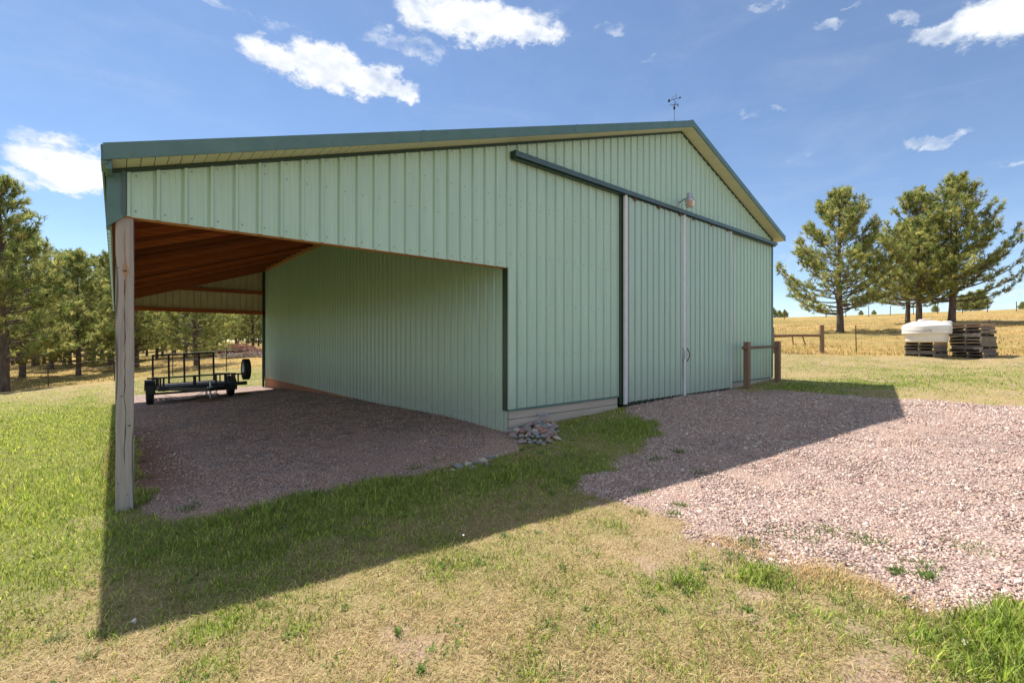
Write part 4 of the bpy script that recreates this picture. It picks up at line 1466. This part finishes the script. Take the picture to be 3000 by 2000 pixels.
def make_stones():
    x, y, r = polar_samples(600000, 2.6, 19, 1.9)
    g = gravel_mask(x, y)
    _, _, _, _, red = cover(x, y)
    fines = smooth(.50, .66, fbm(x, y, .8, 131, 4)) * .75 + smooth(.3, .0, np.abs(((x - 1.2 * y) / 1.9) % 1 - .5)) * 0
    keep = (g > rng.uniform(.15, .9, len(x))) & (rng.uniform(0, 1, len(x)) > fines) & (rng.uniform(0, 1, len(x)) > red * .8)
    # keep clear of solid building
    keep &= ~((x > XL + .0) & (y > YG - .02))
    x, y, r = x[keep], y[keep], r[keep]
    # strays in the lawn edge come from the mask softness
    n = len(x)
    s = np.exp(rng.normal(math.log(.0060), .38, n)) * np.clip(r / 6, 1, 2.0) ** .7
    lean = (x < XL) & (y > 5)
    s = np.where(lean, s * .72, s)
    z = terr(x, y)
    base = np.array([[-1, -1, -1], [1, -1, -1], [1, 1, -1], [-1, 1, -1], [-1, -1, 1], [1, -1, 1], [1, 1, 1], [-1, 1, 1]], float)
    q = base[None] * rng.uniform(.45, 1.05, (n, 8, 3))
    q *= (rng.uniform(.7, 1.35, (n, 1, 3)) * np.array([1, 1, .62]))
    tlt = rng.normal(0, .35, (n, 2))
    q[:, :, 2] += q[:, :, 0] * tlt[:, :1] + q[:, :, 1] * tlt[:, 1:]
    an = rng.uniform(0, 6.283, n); c, s_ = np.cos(an)[:, None], np.sin(an)[:, None]
    X = q[:, :, 0] * c - q[:, :, 1] * s_; Y = q[:, :, 0] * s_ + q[:, :, 1] * c
    P = np.stack([X, Y, q[:, :, 2]], 2) * s[:, None, None] + np.stack([x, y, z + s * .08], 1)[:, None, :]
    F = np.array([[0, 3, 2, 1], [4, 5, 6, 7], [0, 1, 5, 4], [1, 2, 6, 5], [2, 3, 7, 6], [3, 0, 4, 7]])
    Fa = (F[None] + (np.arange(n) * 8)[:, None, None]).reshape(-1, 4)
    pal = np.array([[.50, .36, .31], [.57, .43, .37], [.42, .28, .245], [.62, .51, .45], [.66, .58, .51], [.34, .23, .205], [.46, .37, .34], [.57, .39, .29], [.30, .26, .25]])
    pi_ = rng.choice(len(pal), n, p=[.2, .2, .15, .14, .07, .08, .07, .06, .03])
    col = pal[pi_] * rng.uniform(.8, 1.15, (n, 1))
    col = np.where(lean[:, None], col * np.array([1.0, .93, .86]), col)
    o_ = np_mesh('gravel', P.reshape(-1, 3), Fa, M['stones'], {'Col': np.repeat(col, 8, 0)})
    tag(o_, 'loose pinkish crushed stone covering the drive and the lean-to floor', 'gravel', kind='stuff')
make_stones()


# ------------------------------------------------------------------ grass
def blades(x, y, z, h, w, lean, az, col, coltip):
    n = len(x)
    d = np.stack([np.cos(az), np.sin(az), np.zeros(n)], 1)
    sd = np.stack([-np.sin(az), np.cos(az), np.zeros(n)], 1)
    tw = rng.uniform(-1, 1, (n, 1)) * d * .7 + sd
    base = np.stack([x, y, z - .004], 1)
    def pt(t): return base + d * (lean * h * t ** 1.6)[:, None] + np.array([0, 0, 1]) * (h * t * np.sqrt(np.clip(1 - lean ** 2 * .8, .04, 1)))[:, None]
    m1 = pt(np.full(n, .5)); tp = pt(np.ones(n))
    W = (w / 2)[:, None]
    P = np.stack([base - tw * W, base + tw * W, m1 - tw * W * .8, m1 + tw * W * .8, tp], 1)
    i = np.arange(n)[:, None] * 5
    T = np.concatenate([i + np.array([[0, 1, 3]]), i + np.array([[0, 3, 2]]), i + np.array([[2, 3, 4]])], 1).reshape(-1, 3)
    C = np.stack([col * .85, col * .85, col, col, coltip], 1)
    return P.reshape(-1, 3), T, C.reshape(-1, 3)


def make_grass():
    x, y, r = polar_samples(640000, 1.15, 30, 1.62)
    g, green, bare, field, red = cover(x, y)
    n0 = len(x)
    cl = fbm(x, y, 9, 71, 3)            # clumping
    p = (1 - smooth(.25, .7, g)) * (1 - .93 * bare) * np.clip(.35 + .9 * green + (cl - .5) * 1.6, .05, 1)
    keep = rng.uniform(0, 1, n0) < p
    keep &= ~((x > XL - .03) & (x < XR + .1) & (y > YG - .03) & (y < YB + .1))
    x, y, r, green, field, cl = x[keep], y[keep], r[keep], green[keep], field[keep], cl[keep]
    n = len(x)
    z = terr(x, y)
    isg = rng.uniform(0, 1, n) < np.clip(green * 1.05 + (cl - .5) * .9 - .02, .03, .97)
    tall = blobsum(x, y, [(D(1760, 1330), .15, 1), (D(2320, 1450), .28, 1.1), (D(2330, 1540), .25, 1), (D(1440, 985), .6, .5), (D(1560, 1335), .1, .6), (D(60, 1150), 1.2, .5), (D(900, 1130), .5, .45), (D(600, 1185), .5, .45), (D(1200, 1085), .4, .5)])
    lsc = np.clip(r / 7, 1, 2.2)
    h = np.where(isg, rng.uniform(.018, .052, n), rng.uniform(.02, .055, n)) * (1 + 1.5 * tall) * lsc ** .35
    h *= 1 + .35 * green
    h = np.where(field > .5, rng.uniform(.05, .20, n) * lsc ** .2, h)
    w = np.where(isg, rng.uniform(.0035, .0075, n), rng.uniform(.002, .0045, n)) * (1 + .5 * tall) * lsc ** 1.15
    lean = np.where(isg, rng.uniform(.3, .98, n), rng.uniform(.75, 1.05, n))
    lean = np.where(field > .5, rng.uniform(.1, .6, n), lean)
    az = rng.uniform(0, 6.283, n)
    gp = np.array([[.30, .40, .045], [.39, .48, .07], [.18, .28, .035], [.52, .57, .14], [.22, .31, .06]])
    sp_ = np.array([[.56, .42, .20], [.66, .52, .27], [.46, .32, .14], [.54, .45, .17], [.36, .24, .12], [.72, .60, .36]])
    cg = gp[rng.integers(0, len(gp), n)]; cs = sp_[rng.integers(0, len(sp_), n)]
    col = np.where(isg[:, None], cg, cs) * rng.uniform(.5, 1.4, (n, 1)) * (.72 + .56 * cl[:, None])
    sunny = (smooth(.6, -.6, x) * smooth(3.5, 5.5, y))[:, None] * isg[:, None]      # sun brightness put into the colour of the lush grass left of the barn
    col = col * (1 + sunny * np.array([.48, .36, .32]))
    lush = np.clip(green * 1.3 - .5, 0, 1)[:, None] * isg[:, None]
    col = col * (1 - lush * .1)
    col = np.where((field > .5)[:, None] & ~isg[:, None], col * np.array([1.0, .88, .66]), col)
    P, T, C = blades(x, y, z, h, w, lean, az, col, np.clip(col * 1.15, 0, 1))
    o_ = np_mesh('grass', P, T, M['grass'], {'Col': C})
    tag(o_, 'patchy lawn of short green grass and dry straw around the barn', 'grass', kind='stuff')
    # matted thatch lying between the blades
    xs, ys, rs = polar_samples(230000, 1.1, 7, 1.5)
    gg, gn, bb, ff, rr_ = cover(xs, ys)
    kp = (gg < .35) & (rng.uniform(0, 1, len(xs)) > bb * .93) & (rng.uniform(0, 1, len(xs)) > np.clip(gn * 1.5 - .35, 0, .85))
    xs, ys, rs = xs[kp], ys[kp], rs[kp]; k = len(xs)
    ct = np.array([[.60, .46, .25], [.72, .58, .34], [.40, .28, .14], [.22, .15, .08], [.30, .30, .10]])[rng.choice(5, k, p=[.34, .24, .2, .12, .1])] * rng.uniform(.7, 1.25, (k, 1))
    P, T, C = blades(xs, ys, terr(xs, ys) + rng.uniform(.0, .014, k), rng.uniform(.02, .06, k), rng.uniform(.0015, .0038, k), rng.uniform(1.0, 1.15, k), rng.uniform(0, 6.28, k), ct, ct)
    o_ = np_mesh('thatch', P, T, M['grass'], {'Col': C})
    tag(o_, 'matted dead straw lying in the lawn', 'thatch', kind='stuff')
    # broad-leaved rosettes in the turf
    xc, yc, rc = polar_samples(210, 1.5, 9, 1.2)
    gg, gn, bb, ff, rr_ = cover(xc, yc)
    kp = gg < .4; xc, yc = xc[kp], yc[kp]
    k = 26
    sz = np.repeat(rng.uniform(.012, .05, len(xc)), k)
    X = np.repeat(xc, k) + rng.normal(0, 1, len(xc) * k) * sz; Y = np.repeat(yc, k) + rng.normal(0, 1, len(xc) * k) * sz
    ct = np.repeat(np.array([[.16, .26, .05], [.26, .33, .09], [.12, .22, .06]])[rng.integers(0, 3, len(xc))], k, 0) * rng.uniform(.7, 1.3, (len(X), 1))
    P, T, C = blades(X, Y, terr(X, Y) + .004, rng.uniform(.02, .045, len(X)), rng.uniform(.008, .016, len(X)), rng.uniform(.7, 1.0, len(X)), rng.uniform(0, 6.28, len(X)), ct, ct)
    o_ = np_mesh('broadleaf_weeds', P, T, M['grass'], {'Col': C})
    tag(o_, 'scattered broad-leaved weeds in the lawn', 'weeds', kind='stuff')
    # small weeds creeping over the gravel
    cen = [D(2235, 1262), D(1900, 1200 + 18), D(1730, 1252), D(1780, 1218), D(1700, 1245), D(1850, 1240), D(1560, 1160), D(1990, 1040 + 200), D(2130, 1325), D(2120, 1300), D(1690, 1280), D(1545, 1180), D(1560, 1038), D(1600, 1085),
           D(2060, 1315), D(1480, 1130), D(1510, 1055), D(1180, 1010), D(430, 1040 + 130), D(330, 1100), D(330, 1150), D(325, 1060), D(1000, 1060), D(950, 1075)]
    X, Y, S = [], [], []
    for (cx, cy) in cen:
        k = int(rng.integers(40, 130))
        sx = rng.uniform(.03, .09)
        X.append(cx + rng.normal(0, sx, k)); Y.append(cy + rng.normal(0, sx, k)); S.append(np.full(k, 1.))
    # straw runs at the edge of the drive
    for (a, b) in ((D(1850, 1310), D(2150, 1400)), (D(1640, 1245), D(1760, 1275)), (D(1850, 1330), D(1900, 1310))):
        k = 420
        t = rng.uniform(0, 1, k)
        X.append(a[0] + (b[0] - a[0]) * t + rng.normal(0, .10, k)); Y.append(a[1] + (b[1] - a[1]) * t + rng.normal(0, .10, k)); S.append(np.zeros(k))
    X = np.concatenate(X); Y = np.concatenate(Y); S = np.concatenate(S); n = len(X)
    col = np.where(S[:, None] > .5, np.array([.13, .22, .04]), np.array([.66, .49, .25])) * rng.uniform(.7, 1.3, (n, 1))
    P, T, C = blades(X, Y, terr(X, Y) + .004, rng.uniform(.025, .06, n), rng.uniform(.004, .008, n), rng.uniform(.4, .98, n), rng.uniform(0, 6.28, n), col, col * 1.1)
    o_ = np_mesh('weeds', P, T, M['grass'], {'Col': C})
    tag(o_, 'low weeds and straw scattered over the gravel', 'weeds', kind='stuff')


make_grass()


def field_grass():
    """dry tussocks in the far fields"""
    n = 150000
    x, y, r = polar_samples(n, 20, 78, 1.3)
    keep = ~((x > -1) & (x < XR + 1) & (y > YG - 1) & (y < YB + 2))
    g, green, bare, field, red = cover(x, y)
    cl = fbm(x, y, .5, 91, 4)
    keep &= (field > .5) & (rng.uniform(0, 1, n) < np.clip((cl - .3) * 2.4, .1, 1))
    x, y, r, cl = x[keep], y[keep], r[keep], cl[keep]
    n = len(x)
    f = vnoise(x, y, .12, 97)
    col = np.where((f > .62)[:, None] & (rng.uniform(0, 1, n) < .5)[:, None], np.array([.18, .19, .05]), np.array([.58, .42, .19])) * rng.uniform(.6, 1.25, (n, 1))
    P, T, C = blades(x, y, terr(x, y), rng.uniform(.05, .17, n), rng.uniform(.012, .035, n), rng.uniform(.1, .8, n), rng.uniform(0, 6.28, n), col, col * 1.1)
    o_ = np_mesh('field_grass', P, T, M['grass'], {'Col': C})
    tag(o_, 'tall dry golden grass of the fields beyond the lawn', 'grass', kind='stuff')


field_grass()


# ------------------------------------------------------------------ pines
def pine_meshes(seed, H=10.0, R=3.6, base=.14, top_sharp=1.0, tufts_k=1.0, shape='broad', trunk_r=.2, needle=.25, nn=17, tone=1.0):
    r = np.random.default_rng(seed)
    mb = MB()
    zs = np.linspace(-.4, H, 14)
    wob = np.cumsum(r.normal(0, .03, (14, 2)), 0)
    wob -= wob[1]
    tp = [(wob[i, 0], wob[i, 1], zs[i]) for i in range(14)]
    tr_ = [trunk_r * (1.25 if z < .1 else 1) * max(.08, (1 - z / H) ** .85) for z in zs]
    mb.tube(tp, tr_, 9)
    def trunk_at(z):
        i = np.clip(np.searchsorted(zs, z) - 1, 0, 12); t = (z - zs[i]) / (zs[i + 1] - zs[i])
        return np.array([wob[i, 0] * (1 - t) + wob[i + 1, 0] * t, wob[i, 1] * (1 - t) + wob[i + 1, 1] * t, z])
    C = []; Dr = []      # tuft centres and directions
    z = H * base
    ga = r.uniform(0, 6)
    while z < H * .985:
        f = (z / H - base) / (1 - base)
        if shape == 'broad': prof = (1 - f) ** .62 * (0.78 + .5 * math.sin(min(1, f * 3.0) * math.pi / 2) * (1 - f))
        elif shape == 'cone': prof = (1 - f) ** .8
        else: prof = (1 - f) ** .5 * min(1, .35 + f * 2.2)
        nb = 4 if f < .8 else 3
        for k in range(nb):
            if r.uniform(0, 1) < .10: continue
            az = ga + k * 6.283 / nb + r.uniform(-.4, .4)
            Lb = R * prof * r.uniform(.62, 1.16) + .22
            el = (-.02 + .95 * f + r.uniform(-.16, .16)) if shape != 'tall' else (-.2 + .9 * f + r.uniform(-.15, .15))
            d = np.array([math.cos(az) * math.cos(el), math.sin(az) * math.cos(el), math.sin(el)])
            p = trunk_at(z + r.uniform(-.1, .1)); pts = [p]
            ns = max(3, int(Lb / .38))
            st = Lb / ns
            for j in range(ns):
                d = d + np.array([r.normal(0, .09), r.normal(0, .09), .055 + .06 * (j / ns)]); d /= np.linalg.norm(d)
                p = p + d * st; pts.append(p)
                t = (j + 1) / ns
                if t > .30 or Lb < 1.0:
                    m_ = 2 if Lb > .8 else 1
                    for q in range(int(m_ * tufts_k + r.uniform(0, 1))):
                        sa = (1 if q % 2 else -1) * r.uniform(.5, 1.15)
                        sdv = np.array([d[0] * math.cos(sa) - d[1] * math.sin(sa), d[0] * math.sin(sa) + d[1] * math.cos(sa), d[2] + r.uniform(-.15, .45)])
                        sdv /= np.linalg.norm(sdv)
                        sl = r.uniform(.25, .55) * (1.25 - .5 * t) * min(1.6, .6 + Lb * .3)
                        e = p + sdv * sl
                        mb.tube([tuple(p), tuple(p + sdv * sl * .55 + np.array([0, 0, .02])), tuple(e)], [.014, .01, .006], 4, cap=False)
                        C.append(e); Dr.append(sdv + np.array([0, 0, .35]))
                        if sl > .3:
                            mid = p + sdv * sl * .62 + r.normal(0, .07, 3); C.append(mid); Dr.append(sdv + r.normal(0, .5, 3))
            C.append(p); Dr.append(d + np.array([0, 0, .3])); 
            rad0 = max(.012, trunk_r * .30 * (1 - f) * min(1, Lb / R + .25))
            mb.tube([tuple(a) for a in pts], list(np.linspace(rad0, .010, len(pts))), 5, cap=False)
        z += r.uniform(.22, .36) * (H / 10) * (1 if f < .75 else .7)
        ga += 1.1
    for k in range(5):
        C.append(trunk_at(H * .98) + np.array([0, 0, .12 * k - .2])); Dr.append(np.array([r.normal(0, .4), r.normal(0, .4), 1.]))
    ex = r.uniform(0, 1, len(C)) < .75          # tufts sit in loose bunches
    C = np.array(C); Dr = np.array(Dr)
    C = np.concatenate([C, C[ex] + r.normal(0, .12, (int(ex.sum()), 3))]); Dr = np.concatenate([Dr, Dr[ex] + r.normal(0, .6, (int(ex.sum()), 3))])
    Dr = Dr + r.normal(0, .22, Dr.shape); Dr /= np.linalg.norm(Dr, axis=1)[:, None]
    nT = len(C)
    # needles: each tuft a bottlebrush of thin blades
    N_ = nT * nn
    c = np.repeat(C, nn, 0) ; d = np.repeat(Dr, nn, 0)
    rv = r.normal(size=(N_, 3)); rv -= (rv * d).sum(1)[:, None] * d; rv /= np.linalg.norm(rv, axis=1)[:, None] + 1e-9
    ang = r.uniform(.25, 1.05, N_)[:, None]
    nd = d * np.cos(ang) + rv * np.sin(ang)
    st = c + d * r.uniform(-.16, .08, N_)[:, None]
    ln = (needle * r.uniform(.7, 1.2, N_))[:, None]
    sdv = np.cross(nd, r.normal(size=(N_, 3))); sdv /= np.linalg.norm(sdv, axis=1)[:, None] + 1e-9
    w = r.uniform(.009, .017, N_)[:, None] * (needle / .2)
    P = np.stack([st - sdv * w, st + sdv * w, st + nd * ln + sdv * w * .35, st + nd * ln - sdv * w * .35], 1).reshape(-1, 3)
    Q = np.arange(N_ * 4).reshape(-1, 4)
    tint = np.repeat(r.uniform(0, 1, (nT, 1)), nn, 0)
    lit = np.repeat(r.uniform(.6, 1.25, (nT, 1)), nn, 0) * r.uniform(.8, 1.2, (N_, 1)) * tone
    ca = np.array([.15, .23, .06]); cb = np.array([.58, .55, .19])
    col = (ca * (1 - tint) + cb * tint) * lit
    dead = np.repeat(r.uniform(0, 1, (nT, 1)) < .006, nn, 0)
    col = np.where(dead, np.array([.35, .17, .06]), col)
    return mb, (P, Q, np.repeat(col, 4, 0))


def pine_proto(seed, **k):
    mb, (P, Q, Cc) = pine_meshes(seed, **k)
    e = empty('pine_tree')
    mb.build('trunk', M['bark'], e, True)
    np_mesh('crown', P, Q, M['needles'], {'Col': Cc}, e)
    return e


GRP = None
def plant_tree(proto, x, y, s, rz, label, group=None, sx=1.0, first=False, cat='tree', z=None):
    t = proto if first else copy_tree(proto)
    t.location = (x, y, (zt(x, y) if z is None else z) - .05)
    t.rotation_euler = (0, 0, rz); t.scale = (s * sx, s * sx, s)
    tag(t, label, cat, group)
    return t


# big pines right
pA = pine_proto(101, H=10.0, R=4.15, base=.14, shape='broad', trunk_r=.24, tufts_k=.8)
pB = pine_proto(202, H=10.3, R=4.1, base=.17, shape='broad', trunk_r=.22, tufts_k=.75)
pC = pine_proto(303, H=11.0, R=4.8, base=.15, shape='cone', trunk_r=.25, tufts_k=.75)
x, y = polar(2462, 34); plant_tree(pA, x, y, 1.0, 0.3, 'broad pine standing alone, leftmost of the pines on the golden hill', first=True)
x, y = polar(2692, 37); plant_tree(pB, x, y, 1.0, 1.2, 'pine rising behind the white tank, left of the tallest hill pine', first=True)
x, y = polar(2789, 36); plant_tree(pC, x, y, 1.0, 2.2, 'tallest pine on the golden hill with long drooping right branches, behind the pallets', first=True)
x, y = polar(2659, 41); plant_tree(pB, x, y, .86, 3.9, 'smaller pine half hidden behind the pine above the white tank')
# left pines
pD = pine_proto(404, H=11.3, R=3.9, base=.15, shape='cone', trunk_r=.26, tufts_k=.72)
pE = pine_proto(505, H=10.0, R=3.4, base=.11, shape='broad', trunk_r=.19, tufts_k=.68)
pF = pine_proto(606, H=11.0, R=2.9, base=.18, shape='tall', trunk_r=.17, tufts_k=.68)
x, y = polar(10, 25); plant_tree(pD, x, y, 1.0, .4, 'large pine at the left edge of the photo, nearest of the left pines', first=True)
x, y = polar(66, 30); plant_tree(pE, x, y, .93, 1.4, 'pine just behind the large pine at the left edge', first=True)
x, y = polar(230, 32); plant_tree(pE, x, y, .83, 2.9, 'rounded pine between the large left pine and the barn post')
x, y = polar(322, 38); plant_tree(pF, x, y, .80, 0.2, 'slim pine partly hidden by the lean-to corner post', first=True)
x, y = polar(574, 33); plant_tree(pE, x, y, .82, 4.4, 'pine with a thick bare trunk seen through the lean-to above the trailer gate')
x, y = polar(400, 36); plant_tree(pD, x, y, .72, 2.1, 'pine seen through the lean-to just right of the grey post')
wood = []
rw = random.Random(11)
spots = []
for row, (t, n) in enumerate(((41, 7), (47, 9), (54, 13), (63, 13), (75, 18), (92, 26), (115, 28))):
    for k in range(n):
        px = -200 + (1130 / n) * (k + rw.uniform(.1, .9))
        tt = t * rw.uniform(.93, 1.08)
        if 620 < px < 820 and tt < 50: continue
        if px > 1000 and tt < 60: continue
        spots.append((px, tt))
spots += [(150, 36.5), (188, 40), (108, 44), (-60, 30), (-160, 34), (275, 43)]
for (px, tt) in spots:
    x, y = polar(px, tt)
    pr = rw.choice([pE, pF, pF, pD])
    s_ = rw.uniform(.70, .95) if pr is pF else rw.uniform(.62, .85)
    side = 'left of the grey corner post' if px < 345 else 'seen under the lean-to roof'
    depth_ = 'along the front edge of the woods' if tt < 50 else 'deep in the woods'
    plant_tree(pr, x, y, s_, rw.uniform(0, 6.28), 'pine %s, %s' % (depth_, side), 'pines %s, %s' % (depth_, side))
# far trees along the crest
pG = pine_proto(707, H=4.5, R=2.0, base=.08, shape='broad', trunk_r=.1, tufts_k=1.0, needle=.3, nn=10)
fg = True
for (px, t, s_) in ((2264, 110, .5), (2283, 118, .4), (2300, 120, .4), (2522, 130, .3), (2868, 99, .9), (2845, 101, .85), (2820, 97, .7), (2740, 108, .35), (2997, 115, .45), (2560, 125, .28)):
    x, y = polar(px, t)
    if px in (2868, 2845, 2820, 2890):
        lab = 'dark bushy tree beyond the crest under the right branches of the tallest pine'; grp = 'bushy trees under the tallest pine'
    else:
        lab = 'tiny far-off tree on the skyline of the golden hill'; grp = 'far trees on the skyline'
    plant_tree(pG, x, y, s_, px, lab, grp, first=fg); fg = False

# ------------------------------------------------------------------ brush pile and fallen logs
def brush(px, t, w, n, label, red=True, h=.9):
    x0, y0 = polar(px, t)
    e = bpy.data.objects.new('x', None)
    mb = MB()
    r = random.Random(int(px))
    for i in range(n):
        a = r.uniform(-w, w); hh = h * (1 - abs(a) / w * .7)
        p = Vector((a * SF, -a * CF, r.uniform(0, hh) * .6)) + Vector((r.uniform(-.6, .6), r.uniform(-.6, .6), 0))
        dd = Vector((r.gauss(SF, .5), r.gauss(-CF, .5), r.gauss(0, .35))).normalized() * r.uniform(.4, 1.3)
        mb.tube([tuple(p - dd / 2), tuple(p + Vector((0, 0, .05))), tuple(p + dd / 2)], [r.uniform(.012, .035)] * 3, 4, cap=False)
    o_ = mb.build('brush_pile', M['redbrush'] if red else M['deadwood'])
    o_.location = (x0, y0, zt(x0, y0))
    tag(o_, label, 'brush pile')
M['redbrush'] = mottled('reddish dead brush', (.20, .09, .06), (.42, .22, .15), 9, .9, bump=0)
M['deadwood'] = mottled('grey deadwood', (.16, .12, .10), (.40, .33, .28), 9, .9, bump=0)
brush(700, 43, 2.6, 900, 'heap of reddish dead branches at the edge of the woods', True, 1.7)
brush(765, 40, 3.2, 500, 'long low heap of grey fallen branches beside the barn back corner', False, .6)

# ------------------------------------------------------------------ small white things in the lawn
x, y = ground_at(1358, 1600)
fl = empty('wildflower', (x, y, zt(x, y)))
tag(fl, 'single white seed head on a thin stem at the shadow edge in the lawn', 'flower')
mb = MB(); mb.tube([(0, 0, 0), (.004, 0, .05), (0, 0, .085)], .0018, 5); mb.build('stem', mottled('green stem', (.1, .2, .04), (.15, .25, .06), 20, .6, bump=0), fl)
mb = MB(); mb.lathe([(0, 0), (.007, .002), (.010, .007), (.006, .012), (0, .013)], (0, 0, .083), n=12); mb.build('seed_head', mottled('white fluff', (.7, .7, .68), (.8, .8, .78), 60, .9, bump=.3), fl, True)
wl = mottled('white dry leaf', (.55, .52, .48), (.75, .72, .68), 30, .7, bump=.2)
for (px, py, lab) in ((385, 1835, 'small pale dry leaf in the grass at the shadow corner'), (2825, 1897, 'small pale dry leaf beside the tall green grass, lower right')):
    x, y = ground_at(px, py)
    mb = MB()
    vs = [(math.cos(t) * .02, math.sin(t) * .012, .012 * math.sin(t * 2) + .02) for t in np.arange(0, 6.28, .5)]
    mb.add(vs, [tuple(range(len(vs)))]); mb.add([(a, b, c - .002) for a, b, c in vs], [tuple(range(len(vs)))[::-1]])
    o_ = mb.build('dry_leaf', wl); o_.location = (x, y, zt(x, y) + .012); o_.rotation_euler = (.3, .2, .5)
    tag(o_, lab, 'leaf')
